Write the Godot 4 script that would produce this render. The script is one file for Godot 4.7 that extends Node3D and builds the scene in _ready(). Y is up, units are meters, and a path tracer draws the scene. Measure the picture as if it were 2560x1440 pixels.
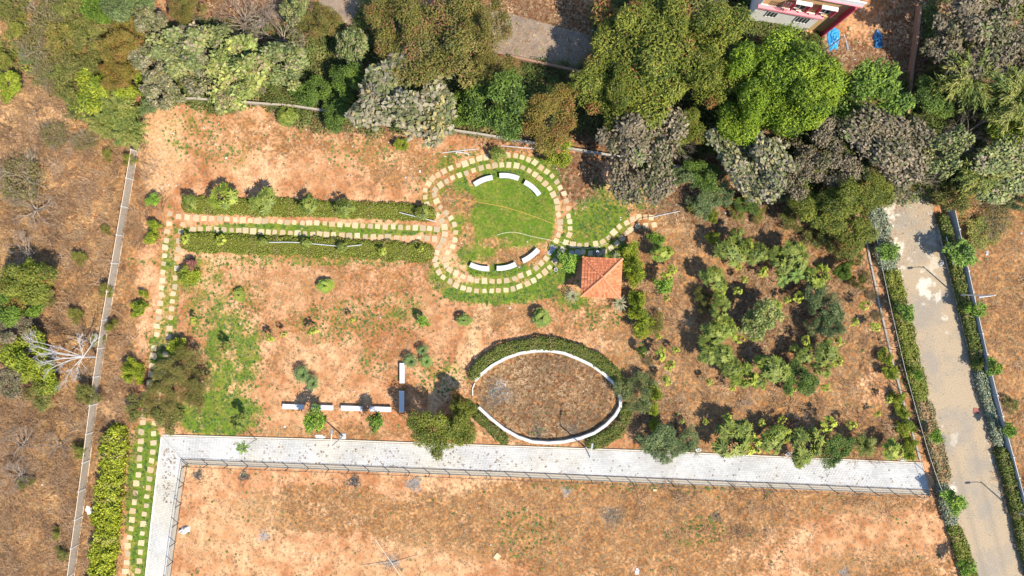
extends Node3D
# A park plot seen from a drone 68 m up. Plan data are survey units: 25 units = 1 m, with the origin of the world at plan (1280, 720).
const U := 25.0
const EYE := 68.0
const SUN_TO := Vector3(-0.75, -1.31, -0.66)   # the way sunlight travels

var used := {}
var M := {}
var kinds := {}
var rng := RandomNumberGenerator.new()
var zone_w := 512
var zone_h := 320
var stone_cells := {}
var zone: PackedFloat32Array   # green, dry, litter, pale per cell of 0.25 m

class MB:
	# collects triangles with vertex colours and commits them as one mesh
	var v := PackedVector3Array()
	var c := PackedColorArray()
	var ix := PackedInt32Array()
	func tri(a: Vector3, b: Vector3, d: Vector3, col: Color) -> void:
		var n := v.size()
		v.append(a); v.append(b); v.append(d)
		c.append(col); c.append(col); c.append(col)
		ix.append(n); ix.append(n + 1); ix.append(n + 2)
	func quad(a: Vector3, b: Vector3, d: Vector3, e: Vector3, col: Color) -> void:
		var n := v.size()
		v.append(a); v.append(b); v.append(d); v.append(e)
		c.append(col); c.append(col); c.append(col); c.append(col)
		ix.append(n); ix.append(n + 1); ix.append(n + 2); ix.append(n); ix.append(n + 2); ix.append(n + 3)
	func leaf(p: Vector3, dir: Vector3, side: Vector3, dip: Vector3, col: Color) -> void:
		quad(p, p + dir * 0.45 + side + dip, p + dir, p + dir * 0.45 - side + dip, col)
	func box(at: Vector3, size: Vector3, col := Color.WHITE, b := Basis.IDENTITY, bev := 0.0) -> void:
		# a box with its top edges chamfered by bev
		var h := size * 0.5
		var lo := [Vector3(-h.x, -h.y, -h.z), Vector3(h.x, -h.y, -h.z), Vector3(h.x, -h.y, h.z), Vector3(-h.x, -h.y, h.z)]
		var mid := []
		var top := []
		for q in lo:
			mid.append(Vector3(q.x, h.y - bev, q.z))
			top.append(Vector3(q.x - signf(q.x) * bev, h.y, q.z - signf(q.z) * bev))
		for k in 4:
			var j := (k + 1) % 4
			quad(at + b * lo[k], at + b * lo[j], at + b * mid[j], at + b * mid[k], col)
			if bev > 0.0:
				quad(at + b * mid[k], at + b * mid[j], at + b * top[j], at + b * top[k], col)
		quad(at + b * top[0], at + b * top[1], at + b * top[2], at + b * top[3], col)
		quad(at + b * lo[3], at + b * lo[2], at + b * lo[1], at + b * lo[0], col)
	func tube(p0: Vector3, p1: Vector3, r0: float, r1: float, n := 6, col := Color.WHITE, cap := true) -> void:
		var d := (p1 - p0).normalized()
		var s := d.cross(Vector3.UP if absf(d.y) < 0.9 else Vector3.RIGHT).normalized()
		var t := d.cross(s)
		for k in n:
			var a := TAU * k / n
			var b := TAU * (k + 1) / n
			var u := s * cos(a) + t * sin(a)
			var w := s * cos(b) + t * sin(b)
			quad(p0 + u * r0, p0 + w * r0, p1 + w * r1, p1 + u * r1, col)
			if cap:
				tri(p1, p1 + u * r1, p1 + w * r1, col)
	func path(pts: Array, r0: float, r1: float, n := 6, col := Color.WHITE) -> void:
		for k in pts.size() - 1:
			tube(pts[k], pts[k + 1], lerpf(r0, r1, float(k) / (pts.size() - 1)), lerpf(r0, r1, float(k + 1) / (pts.size() - 1)), n, col)
	func mesh(mat: Material) -> ArrayMesh:
		var arr := []
		arr.resize(Mesh.ARRAY_MAX)
		arr[Mesh.ARRAY_VERTEX] = v
		arr[Mesh.ARRAY_COLOR] = c
		arr[Mesh.ARRAY_INDEX] = ix
		var m := ArrayMesh.new()
		m.add_surface_from_arrays(Mesh.PRIMITIVE_TRIANGLES, arr)
		m.surface_set_material(0, mat)
		return m

func pl(x: float, y: float, h := 0.0) -> Vector3:
	# plan point (x, y) as surveyed from the drone, for something h metres above the ground
	var k := (1.0 - h / EYE) / U
	return Vector3((x - 1280.0) * k, h, (y - 720.0) * k)

func numbered(called: String) -> String:
	if not used.has(called):
		used[called] = 0
		return called
	used[called] += 1
	return "%s_%03d" % [called, used[called]]

func tag(o: Node3D, label: String, category: String, group := "") -> Node3D:
	o.set_meta("label", label)
	o.set_meta("category", category)
	if group != "":
		o.set_meta("group", group)
	return o

func thing(called: String, label: String, category: String, at := Vector3.ZERO, turn := 0.0, group := "") -> Node3D:
	var o := Node3D.new()
	o.name = numbered(called)
	add_child(o)
	o.position = at
	o.rotation.y = turn
	return tag(o, label, category, group)

func put(called: String, m: Mesh, parent: Node, at := Vector3.ZERO) -> MeshInstance3D:
	var o := MeshInstance3D.new()
	o.mesh = m
	o.name = called if parent != self else numbered(called)
	o.position = at
	o.cast_shadow = GeometryInstance3D.SHADOW_CASTING_SETTING_ON
	parent.add_child(o, true)
	return o

func structure(called: String, m: Mesh, parent: Node = self) -> MeshInstance3D:
	var o := put(called, m, parent)
	o.set_meta("kind", "structure")
	return o

func holder(called: String) -> Node3D:
	var o := Node3D.new()
	o.name = numbered(called)
	add_child(o)
	o.set_meta("kind", "structure")
	return o

func lin(r: float, g: float, b: float) -> Color:
	return Color(r, g, b).linear_to_srgb()

func noise_tex(freq: float, cols: Array, size := 256, seed_ := 1, octaves := 4) -> NoiseTexture2D:
	var n := FastNoiseLite.new()
	n.noise_type = FastNoiseLite.TYPE_SIMPLEX_SMOOTH
	n.frequency = freq
	n.seed = seed_
	n.fractal_octaves = octaves
	var g := Gradient.new()
	var offs := PackedFloat32Array()
	var cc := PackedColorArray()
	for k in cols.size():
		offs.append(float(k) / (cols.size() - 1))
		cc.append(cols[k])
	g.offsets = offs
	g.colors = cc
	var t := NoiseTexture2D.new()
	t.width = size
	t.height = size
	t.seamless = true
	t.noise = n
	t.color_ramp = g
	return t

func plain(r: float, g: float, b: float, rough := 0.8, metal := 0.0) -> StandardMaterial3D:
	var m := StandardMaterial3D.new()
	m.albedo_color = lin(r, g, b)
	m.roughness = rough
	m.metallic = metal
	return m

func grained(cols: Array, freq: float, scale: float, rough := 0.85, seed_ := 1, vert := false) -> StandardMaterial3D:
	# a surface whose colour wanders between the given ones, in metres of the world
	var m := StandardMaterial3D.new()
	var cc := []
	for q in cols:
		cc.append(lin(q[0], q[1], q[2]))
	m.albedo_texture = noise_tex(freq, cc, 256, seed_)
	m.uv1_triplanar = true
	m.uv1_world_triplanar = true
	m.uv1_scale = Vector3.ONE * scale
	m.roughness = rough
	m.vertex_color_use_as_albedo = vert
	return m

func leafy(tint: Color, glow: float, rough := 0.55) -> StandardMaterial3D:
	var m := StandardMaterial3D.new()
	m.vertex_color_use_as_albedo = true
	m.albedo_color = tint.linear_to_srgb()
	m.roughness = rough
	m.metallic_specular = 0.35
	if glow > 0.0:
		m.backlight_enabled = true
		m.backlight = Color(glow, glow, glow * 0.5)
	return m

func rv() -> Vector3:
	return Vector3(rng.randf() * 2.0 - 1.0, rng.randf() * 2.0 - 1.0, rng.randf() * 2.0 - 1.0)

func pick(pal: Array) -> Color:
	# pal: [r, g, b, weight] in linear values
	var t := rng.randf()
	for q in pal:
		t -= q[3]
		if t <= 0.0:
			return Color(q[0], q[1], q[2])
	return Color(pal[0][0], pal[0][1], pal[0][2])

func shade(col: Color, f: float) -> Color:
	return Color(col.r * f, col.g * f, col.b * f)

# ---------------------------------------------------------------- plants
func crown_mesh(p: Dictionary, sd: int, mat: Material) -> ArrayMesh:
	rng.seed = sd
	var mb := MB.new()
	var R: float = p.R
	var H: float = p.H
	var f1 := rng.randf() * TAU
	var f2 := rng.randf() * TAU
	var nc: int = p.clumps
	var low: float = p.get("low", -0.15)
	var lumpy: bool = p.has("lump")
	for k in nc:
		var a := k * 2.39996 + rng.randf() * 0.9
		var y := lerpf(low, 0.97, fposmod(k * 0.618034 + rng.randf() * 0.15, 1.0))
		var q := sqrt(maxf(0.0, 1.0 - y * y))
		var lump := 1.0 + 0.2 * sin(3.0 * a + f1) + 0.15 * sin(5.0 * a + f2)
		var depth := rng.randf_range(0.5, 0.9) if rng.randf() < p.get("inner", 0.4) else rng.randf_range(0.9, 1.05)
		var cr: float = p.cr * rng.randf_range(0.7, 1.3)
		var cen := Vector3(cos(a) * q * (R * lump - cr * 0.6), y * (H - cr * 0.4), sin(a) * q * (R * lump - cr * 0.6)) * depth
		var base := pick(p.pal)
		var tone := rng.randf_range(0.82, 1.18)
		var n: int = int(p.n * rng.randf_range(0.7, 1.25))
		for j in n:
			var d := rv()
			if lumpy:
				d.y = absf(d.y) * 1.1 - 0.25
				d = d.normalized() * (0.66 + 0.4 * rng.randf() + (0.3 * rng.randf() if rng.randf() < 0.12 else 0.0))
			else:
				if d.length_squared() > 1.0:
					d = d * 0.6
				if d.y < -0.25:
					d.y = -d.y * 0.6
			var pos := cen + Vector3(d.x * cr, d.y * cr * (0.95 if lumpy else 0.75), d.z * cr) * 1.12
			var nrm := (d * 0.8 + Vector3(0, 0.55, 0) + rv() * 0.75).normalized()
			var t := rv()
			t = (t - nrm * t.dot(nrm)).normalized()
			var L: float = p.L * rng.randf_range(0.65, 1.25)
			var col := base if rng.randf() < p.get("mono", 0.65) else pick(p.pal)
			mb.leaf(pos, t * L, nrm.cross(t) * (p.W * 0.5), nrm * (-L * 0.08), shade(col, tone * rng.randf_range(0.72, 1.28)))
	return mb.mesh(mat)

func whorl_mesh(p: Dictionary, sd: int, mat: Material) -> ArrayMesh:
	# open crown: leaf whorls at the ends of the shoots
	rng.seed = sd
	var mb := MB.new()
	var twig := Color(0.13, 0.1, 0.07)
	for k in int(p.clumps):
		var a := k * 2.39996 + rng.randf()
		var rr: float = p.R * sqrt(rng.randf_range(0.02, 1.0)) * 0.88
		var tip := Vector3(cos(a) * rr, p.H * (rng.randf_range(-0.5, 0.9) * (1.0 - 0.5 * rr / p.R)), sin(a) * rr)
		mb.tube(Vector3(tip.x * 0.25, tip.y * 0.5 - p.H * 0.5, tip.z * 0.25), tip, 0.018, 0.008, 4, twig, false)
		var base := pick(p.pal)
		var out := Vector3(tip.x, 0.9, tip.z).normalized()
		for r in int(p.get("rings", 2)):
			var nl: int = int(p.n)
			for j in nl:
				var b := TAU * j / nl + r * 0.5 + rng.randf_range(-0.2, 0.2)
				var s := out.cross(Vector3(0.3, 0.1, 0.95)).normalized()
				var t := out.cross(s)
				var d := (s * cos(b) + t * sin(b) + out * rng.randf_range(-0.25, 0.35)).normalized()
				var L: float = p.L * rng.randf_range(0.7, 1.2)
				var side := d.cross(out).normalized()
				mb.leaf(tip + out * (r * -0.08), d * L, side * (p.W * 0.5), Vector3(0, -0.03 * L, 0), shade(base if rng.randf() < 0.75 else pick(p.pal), rng.randf_range(0.75, 1.25)))
	return mb.mesh(mat)

func feather_mesh(p: Dictionary, sd: int, mat: Material) -> ArrayMesh:
	# arching canes hung with narrow leaves
	rng.seed = sd
	var mb := MB.new()
	for k in int(p.clumps):
		var a := k * 2.39996 + rng.randf()
		var reach: float = p.R * rng.randf_range(0.45, 1.05)
		var up: float = p.H * rng.randf_range(0.5, 1.0)
		var base := pick(p.pal)
		var last := Vector3(0, -p.H * 0.4, 0)
		for j in range(1, 9):
			var t := j / 8.0
			var pt := Vector3(cos(a) * reach * t * t, -p.H * 0.4 + up * 1.4 * sin(t * 1.9), sin(a) * reach * t * t)
			mb.tube(last, pt, 0.02 * (1.1 - t), 0.02 * (1.0 - t) + 0.004, 3, Color(0.2, 0.19, 0.06), false)
			if j >= 2:
				for i in int(p.n):
					var d := (rv() + Vector3(cos(a), -0.25, sin(a)) * 0.9).normalized()
					var s := d.cross(Vector3.UP + rv() * 0.5).normalized()
					mb.leaf(last.lerp(pt, rng.randf()) + rv() * 0.12, d * p.L * rng.randf_range(0.6, 1.3), s * p.W * 0.5, Vector3.ZERO, shade(base if rng.randf() < 0.7 else pick(p.pal), rng.randf_range(0.75, 1.25)))
			last = pt
	return mb.mesh(mat)

func twigs(mb: MB, p: Vector3, d: Vector3, len_: float, r: float, depth: int, col: Color, spread: float) -> void:
	var q := p + d * len_
	var k1 := p.lerp(q, 0.5) + rv() * len_ * 0.09
	mb.tube(p, k1, r, r * 0.82, 4 if depth > 1 else 3, col, false)
	mb.tube(k1, q, r * 0.82, r * 0.62, 4 if depth > 1 else 3, col, false)
	if depth <= 0:
		return
	var n := 3 if depth > 1 else 4
	for k in n:
		var nd := (d + rv() * spread + Vector3(0, 0.06, 0)).normalized()
		twigs(mb, k1.lerp(q, rng.randf_range(0.1, 1.0)) if k > 0 else q, nd, len_ * rng.randf_range(0.55, 0.85), r * rng.randf_range(0.42, 0.62), depth - 1, shade(col, rng.randf_range(0.85, 1.15)), spread)

func bare_mesh(p: Dictionary, sd: int, mat: Material) -> ArrayMesh:
	rng.seed = sd
	var mb := MB.new()
	for k in int(p.clumps):
		var a := k * 2.39996 + rng.randf()
		var d := Vector3(cos(a), rng.randf_range(0.25, 0.9), sin(a)).normalized()
		twigs(mb, Vector3(0, -p.H * 0.6, 0), d, p.R * 0.42, 0.045, 4, pick(p.pal), 0.75)
	if p.has("n"):
		for k in int(p.n):
			var d := rv()
			if d.length() > 1.0:
				d *= 0.6
			var t := rv().normalized()
			mb.leaf(Vector3(d.x * p.R, absf(d.y) * p.H * 0.8 - p.H * 0.2, d.z * p.R), t * p.L, t.cross(rv()).normalized() * p.W * 0.5, Vector3.ZERO, shade(pick(p.lpal), rng.randf_range(0.7, 1.2)))
	return mb.mesh(mat)

func frond_mesh(p: Dictionary, sd: int, mat: Material) -> ArrayMesh:
	# a rosette of arching fronds, each with leaflets to both sides
	rng.seed = sd
	var mb := MB.new()
	var nf: int = p.clumps
	for k in nf:
		var a := TAU * k / nf * 2.0 + rng.randf_range(-0.12, 0.12)
		var tier := 1.0 if k < nf / 2 else 0.72
		var L: float = p.R * tier * rng.randf_range(0.9, 1.06)
		var rise: float = p.H * (0.7 if tier == 1.0 else 1.1)
		var base := pick(p.pal)
		var o := Vector3(cos(a), 0, sin(a))
		var s := Vector3(-sin(a), 0, cos(a))
		var last := Vector3(0, 0.05, 0)
		for j in range(1, int(p.n) + 1):
			var t: float = float(j) / p.n
			var pt: Vector3 = o * L * t + Vector3(0, 0.05 + rise * sin(t * 2.4), 0)
			mb.quad(last - s * 0.012, last + s * 0.012, pt + s * 0.01, pt - s * 0.01, shade(base, 1.3))
			if j > 1:
				var w: float = p.L * sin(clampf(t, 0.1, 1.0) * 2.75) + 0.03
				for sg in [-1.0, 1.0]:
					var d: Vector3 = (s * sg * 0.85 + o * 0.55 + Vector3(0, 0.12, 0)).normalized()
					mb.leaf(pt, d * w, o * p.W * 0.5, Vector3.ZERO, shade(base, rng.randf_range(0.75, 1.25)))
			last = pt
	return mb.mesh(mat)

func fan_mesh(p: Dictionary, sd: int, mat: Material) -> ArrayMesh:
	# a fan palm: stalks that carry pleated fans
	rng.seed = sd
	var mb := MB.new()
	for k in int(p.clumps):
		var a := k * 2.39996
		var o := Vector3(cos(a), 0, sin(a))
		var s := Vector3(-sin(a), 0, cos(a))
		var k0: float = float(k) / float(p.clumps)
		var tip: Vector3 = o * p.R * lerpf(0.55, 0.04, k0) + Vector3(0, p.H * lerpf(0.35, 1.0, k0), 0)
		mb.tube(Vector3(0, 0.02, 0), tip, 0.025, 0.015, 4, Color(0.12, 0.13, 0.04), false)
		var base := pick(p.pal)
		for j in 13:
			var b := lerpf(-1.25, 1.25, j / 12.0)
			var d := (o * cos(b) + s * sin(b) + Vector3(0, 0.12 - 0.25 * absf(b), 0)).normalized()
			mb.leaf(tip, d * p.L * rng.randf_range(0.85, 1.1), d.cross(Vector3.UP).normalized() * p.W * 0.5, Vector3(0, 0.02 * (j % 2), 0), shade(base, rng.randf_range(0.8, 1.2)))
	return mb.mesh(mat)

func trunk_mesh(h: float, R: float, r0: float, limbs: int, sd: int, mat: Material, droop := 0.0) -> ArrayMesh:
	rng.seed = sd
	var mb := MB.new()
	var bend := Vector3(rng.randf_range(-0.08, 0.08), 0, rng.randf_range(-0.08, 0.08)) * h
	var fork := 0.55
	mb.path([Vector3(0, -0.08, 0), Vector3(0, 0.02, 0), bend * 0.5 + Vector3(0, h * fork * 0.5, 0), bend + Vector3(0, h * fork, 0)], r0 * 1.35, r0 * 0.75, 7)
	mb.path([bend + Vector3(0, h * fork, 0), bend * 0.6 + Vector3(0, h * 0.8, 0), Vector3(0, h * 1.05, 0)], r0 * 0.75, r0 * 0.25, 6)
	for k in limbs:
		var a := TAU * k / limbs + rng.randf() * 0.6
		var s := bend + Vector3(0, h * rng.randf_range(fork * 0.8, 0.85), 0)
		var o := Vector3(cos(a), 0, sin(a)) * R
		mb.path([s, s + o * 0.3 + Vector3(0, h * 0.12, 0), s + o * 0.62 + Vector3(0, h * 0.17, 0)], r0 * 0.5, r0 * 0.14, 5)
	return mb.mesh(mat)

func make_kind(called: String, p: Dictionary) -> void:
	# three individuals of a kind, to be copied
	var out := []
	for k in int(p.get("variants", 3)):
		var t := Node3D.new()
		var sd: int = hash(called) % 90000 + k * 17
		var hc: float = p.hc
		var m: Material = p.get("mat", M.leaf)
		var cm: ArrayMesh
		match p.get("form", "crown"):
			"crown": cm = crown_mesh(p, sd, m)
			"whorl": cm = whorl_mesh(p, sd, m)
			"feather": cm = feather_mesh(p, sd, m)
			"bare": cm = bare_mesh(p, sd, m)
			"frond": cm = frond_mesh(p, sd, m)
			"fan": cm = fan_mesh(p, sd, m)
		var tr: float = p.get("tr", 0.1)
		put(p.get("stem", "trunk"), trunk_mesh(hc, p.R, tr, p.get("limbs", 5), sd + 5, p.get("bark", M.bark)), t)
		put(p.get("top", "crown"), cm, t, Vector3(0, hc, 0))
		out.append(t)
	kinds[called] = {"p": p, "made": out, "i": 0}

func plant(kind: String, x: float, y: float, r: float, h: float, called: String, category: String, label: String, group := "", mat := "") -> Node3D:
	# x, y: where its crown shows on the plan; r: crown radius in plan units; h: height in metres
	var kd: Dictionary = kinds[kind]
	var p: Dictionary = kd.p
	var n: int = kd.i
	if kind == "sapling":
		r *= 1.18
	kd.i += 1
	var o: Node3D = kd.made[n % kd.made.size()].duplicate()
	var tall: float = p.hc + p.H * 0.8
	var sy := h / tall
	var at := pl(x, y, p.hc * sy + p.H * 0.4 * sy)
	var s: float = r / U / p.R * (1.0 - (p.hc * sy) / EYE)
	o.name = numbered(called)
	add_child(o)
	o.position = Vector3(at.x, 0, at.z)
	o.rotation.y = fposmod(n * 2.1 + x * 0.37 + y * 0.11, TAU)
	var sq := 0.12 * sin(x * 1.7 + y)
	o.scale = Vector3(s * (1.0 + sq), sy, s * (1.0 - sq))
	if mat != "":
		(o.get_child(1) as MeshInstance3D).material_override = M[mat]
	return tag(o, label, category, group)

func hedge(called: String, label: String, pts: Array, width: float, h: float, pal: Array, L: float, dense: float, group := "", wob := 0.12) -> Node3D:
	# pts: plan points of its middle line; width and h in metres
	var o := thing(called, label, "hedge", Vector3.ZERO, 0.0, group)
	var line := []
	for q in pts:
		line.append(pl(q[0], q[1]))
	rng.seed = hash(label)
	var nz := FastNoiseLite.new()
	nz.frequency = 0.35
	nz.seed = 7
	var core := MB.new()
	var fol := MB.new()
	var prof := [Vector2(-0.36, 0.0), Vector2(-0.38, 0.6), Vector2(-0.25, 0.76), Vector2(0.25, 0.76), Vector2(0.38, 0.6), Vector2(0.36, 0.0)]
	var wood := Color(pal[2][0] * 0.9 + 0.02, pal[2][1] * 0.8 + 0.01, pal[2][2])
	for k in line.size() - 1:
		var a: Vector3 = line[k]
		var b: Vector3 = line[k + 1]
		var d := (b - a).normalized()
		var s0 := side_of(line, k)
		var s1 := side_of(line, k + 1)
		for j in prof.size() - 1:
			var q: Vector2 = prof[j]
			var q2: Vector2 = prof[j + 1]
			core.quad(a + s0 * q.x * width + Vector3(0, q.y * h, 0), a + s0 * q2.x * width + Vector3(0, q2.y * h, 0), b + s1 * q2.x * width + Vector3(0, q2.y * h, 0), b + s1 * q.x * width + Vector3(0, q.y * h, 0), wood)
		var n := int((b - a).length() * (width + h * 1.2) * dense)
		for j in n:
			var t := rng.randf()
			var s := s0.lerp(s1, t)
			var fi := rng.randf() * PI
			var cx := cos(fi)
			var here := a.lerp(b, t)
			var wn := nz.get_noise_2d(here.x * 1.3 + 50.0, here.z * 1.3)
			var ox := signf(cx) * pow(absf(cx), 0.55) * width * (0.5 + 0.16 * wn)
			var oy := pow(sin(fi), 0.4) * h
			var cen := a.lerp(b, t)
			var bump := 1.0 + wob * nz.get_noise_2d(cen.x * 3.0 + ox * 4.0, cen.z * 3.0) * 2.0
			var pos := cen + s * ox * bump + Vector3(0, oy * bump, 0) + rv() * L * 0.35
			if k == 0 and t < 0.05 or k == line.size() - 2 and t > 0.95:
				pos.y *= rng.randf_range(0.4, 1.0)
			var nrm := (s * cx * 0.6 + Vector3(0, sin(fi) * 0.9, 0) + rv() * 0.8).normalized()
			var tt := rv()
			tt = (tt - nrm * tt.dot(nrm)).normalized()
			var lc := pick(pal)
			if rng.randf() < clampf(nz.get_noise_2d(here.x * 2.2, here.z * 2.2 + 31.0) * 1.6 - 0.1, 0.0, 0.6):
				lc = lc.lerp(Color(0.24, 0.17, 0.08), 0.7)
			fol.leaf(pos, tt * L * rng.randf_range(0.7, 1.3), nrm.cross(tt) * L * 0.32, Vector3.ZERO, shade(lc, rng.randf_range(0.65, 1.35)))
	# rounded ends
	for e in [0, line.size() - 1]:
		var c: Vector3 = line[e]
		core.box(c + Vector3(0, h * 0.36, 0), Vector3(width * 0.55, h * 0.75, width * 0.55), wood, Basis(Vector3.UP, 0.4), 0.1)
		for j in int(width * width * dense * 0.9):
			var d := rv()
			d.y = absf(d.y)
			d = d.normalized()
			var nrm := (d + rv() * 0.6).normalized()
			var tt := rv()
			tt = (tt - nrm * tt.dot(nrm)).normalized()
			fol.leaf(c + Vector3(d.x * width * 0.5, d.y * h, d.z * width * 0.5) * rng.randf_range(0.85, 1.05), tt * L, nrm.cross(tt) * L * 0.32, Vector3.ZERO, shade(pick(pal), rng.randf_range(0.65, 1.35)))
	put("stems", core.mesh(M.leaf_flat), o)
	put("foliage", fol.mesh(M.leaf_hedge), o)
	return o

func side_of(line: Array, k: int) -> Vector3:
	var a: Vector3 = line[maxi(k - 1, 0)]
	var b: Vector3 = line[mini(k + 1, line.size() - 1)]
	var d := (b - a).normalized()
	return Vector3(-d.z, 0, d.x)

func make_kinds() -> void:
	var rust := [0.2, 0.085, 0.03, 0.05]
	make_kind("mango", {"R": 3.4, "H": 2.6, "hc": 4.2, "tr": 0.2, "clumps": 32, "cr": 1.0, "n": 360, "L": 0.36, "W": 0.13, "lump": 1.0, "pal": [[0.115, 0.135, 0.018, 0.42], [0.17, 0.18, 0.026, 0.33], [0.065, 0.09, 0.015, 0.19], rust]})
	make_kind("teak", {"R": 3.2, "H": 2.4, "hc": 3.8, "tr": 0.16, "clumps": 60, "cr": 0.75, "n": 105, "L": 0.42, "W": 0.3, "mono": 0.5, "inner": 0.5, "pal": [[0.2, 0.175, 0.115, 0.42], [0.15, 0.155, 0.07, 0.28], [0.085, 0.1, 0.035, 0.18], [0.28, 0.23, 0.09, 0.12]]})
	make_kind("teakgreen", {"R": 3.2, "H": 2.2, "hc": 3.6, "tr": 0.16, "clumps": 64, "cr": 0.72, "n": 110, "L": 0.4, "W": 0.28, "mono": 0.6, "inner": 0.5, "pal": [[0.145, 0.17, 0.06, 0.42], [0.2, 0.205, 0.07, 0.25], [0.08, 0.105, 0.035, 0.2], [0.21, 0.165, 0.11, 0.13]]})
	make_kind("brown", {"R": 3.2, "H": 2.2, "hc": 3.4, "tr": 0.14, "clumps": 64, "cr": 0.7, "n": 115, "L": 0.3, "W": 0.2, "mono": 0.6, "inner": 0.5, "pal": [[0.15, 0.12, 0.075, 0.5], [0.2, 0.16, 0.105, 0.25], [0.09, 0.085, 0.04, 0.15], [0.1, 0.115, 0.04, 0.1]]})
	make_kind("olive", {"R": 3.4, "H": 2.3, "hc": 3.2, "tr": 0.14, "clumps": 70, "cr": 0.75, "n": 210, "L": 0.2, "W": 0.085, "mono": 0.45, "pal": [[0.135, 0.125, 0.026, 0.45], [0.17, 0.14, 0.04, 0.22], [0.085, 0.095, 0.02, 0.23], [0.22, 0.1, 0.05, 0.1]]})
	make_kind("dark", {"R": 2.6, "H": 2.2, "hc": 3.0, "tr": 0.14, "clumps": 54, "cr": 0.72, "n": 160, "L": 0.26, "W": 0.13, "pal": [[0.07, 0.115, 0.018, 0.5], [0.11, 0.16, 0.022, 0.25], [0.04, 0.07, 0.014, 0.25]]})
	make_kind("blue", {"R": 1.8, "H": 1.3, "hc": 1.6, "tr": 0.08, "clumps": 40, "cr": 0.5, "n": 130, "L": 0.2, "W": 0.08, "pal": [[0.105, 0.145, 0.05, 0.5], [0.16, 0.19, 0.075, 0.25], [0.06, 0.09, 0.03, 0.25]]})
	make_kind("shrub", {"R": 1.5, "H": 0.9, "hc": 0.7, "tr": 0.05, "limbs": 6, "clumps": 38, "cr": 0.42, "n": 95, "L": 0.17, "W": 0.07, "low": -0.3, "mono": 0.5, "stem": "stems", "top": "foliage", "pal": [[0.13, 0.14, 0.03, 0.45], [0.18, 0.165, 0.045, 0.25], [0.08, 0.1, 0.022, 0.2], [0.17, 0.11, 0.05, 0.1]]})
	make_kind("yellow", {"R": 1.5, "H": 1.0, "hc": 0.9, "tr": 0.06, "clumps": 40, "cr": 0.42, "n": 110, "L": 0.2, "W": 0.09, "low": -0.3, "pal": [[0.19, 0.23, 0.02, 0.5], [0.26, 0.28, 0.03, 0.25], [0.11, 0.15, 0.018, 0.25]]})
	make_kind("round", {"R": 0.75, "H": 0.75, "hc": 0.5, "tr": 0.05, "limbs": 4, "clumps": 46, "cr": 0.24, "n": 75, "L": 0.11, "W": 0.06, "low": -0.55, "inner": 0.6, "stem": "stems", "top": "foliage", "pal": [[0.17, 0.21, 0.015, 0.5], [0.25, 0.27, 0.02, 0.25], [0.1, 0.135, 0.012, 0.25]]})
	make_kind("street", {"R": 0.8, "H": 0.75, "hc": 1.9, "tr": 0.04, "clumps": 22, "cr": 0.3, "n": 42, "L": 0.24, "W": 0.1, "low": -0.4, "pal": [[0.1, 0.17, 0.022, 0.5], [0.15, 0.23, 0.03, 0.25], [0.06, 0.1, 0.018, 0.25]]})
	make_kind("sapling", {"form": "whorl", "R": 0.95, "H": 0.9, "hc": 2.0, "tr": 0.035, "limbs": 5, "clumps": 30, "rings": 2, "n": 9, "L": 0.34, "W": 0.1, "variants": 4, "pal": [[0.125, 0.155, 0.024, 0.45], [0.18, 0.2, 0.035, 0.3], [0.075, 0.1, 0.02, 0.25]]})
	make_kind("lime", {"form": "whorl", "R": 0.7, "H": 0.5, "hc": 1.4, "tr": 0.025, "limbs": 4, "clumps": 20, "rings": 2, "n": 7, "L": 0.2, "W": 0.11, "variants": 4, "pal": [[0.26, 0.29, 0.03, 0.5], [0.36, 0.36, 0.05, 0.25], [0.15, 0.2, 0.025, 0.25]]})
	make_kind("feather", {"form": "feather", "R": 2.0, "H": 2.0, "hc": 1.4, "tr": 0.07, "limbs": 3, "clumps": 70, "n": 16, "L": 0.36, "W": 0.06, "stem": "stems", "top": "canes", "pal": [[0.17, 0.19, 0.035, 0.45], [0.23, 0.22, 0.055, 0.25], [0.09, 0.125, 0.025, 0.3]]})
	make_kind("bare", {"form": "bare", "R": 2.0, "H": 1.4, "hc": 1.6, "tr": 0.08, "limbs": 3, "clumps": 9, "mat": M.twig, "top": "branches", "pal": [[0.2, 0.155, 0.12, 0.6], [0.26, 0.21, 0.17, 0.4]]})
	make_kind("scrub", {"form": "bare", "R": 2.0, "H": 1.0, "hc": 0.8, "tr": 0.06, "limbs": 3, "clumps": 8, "mat": M.twig, "top": "branches", "n": 2600, "L": 0.16, "W": 0.06, "lpal": [[0.17, 0.145, 0.05, 0.4], [0.13, 0.13, 0.04, 0.3], [0.22, 0.17, 0.09, 0.3]], "pal": [[0.24, 0.19, 0.14, 0.6], [0.3, 0.25, 0.19, 0.4]]})
	make_kind("cycad", {"form": "frond", "R": 0.8, "H": 0.35, "hc": 0.35, "tr": 0.13, "limbs": 0, "clumps": 40, "n": 16, "L": 0.13, "W": 0.03, "top": "fronds", "pal": [[0.085, 0.135, 0.04, 0.7], [0.12, 0.17, 0.05, 0.3]]})
	make_kind("fanpalm", {"form": "fan", "R": 0.85, "H": 0.8, "hc": 0.25, "tr": 0.09, "limbs": 0, "clumps": 16, "L": 0.45, "W": 0.1, "top": "fronds", "pal": [[0.16, 0.2, 0.035, 0.6], [0.11, 0.16, 0.03, 0.4]]})
	make_kind("agave", {"form": "frond", "R": 0.8, "H": 0.5, "hc": 0.3, "tr": 0.1, "limbs": 0, "clumps": 30, "n": 10, "L": 0.04, "W": 0.06, "top": "blades", "pal": [[0.17, 0.19, 0.1, 0.6], [0.26, 0.25, 0.15, 0.4]]})
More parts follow.
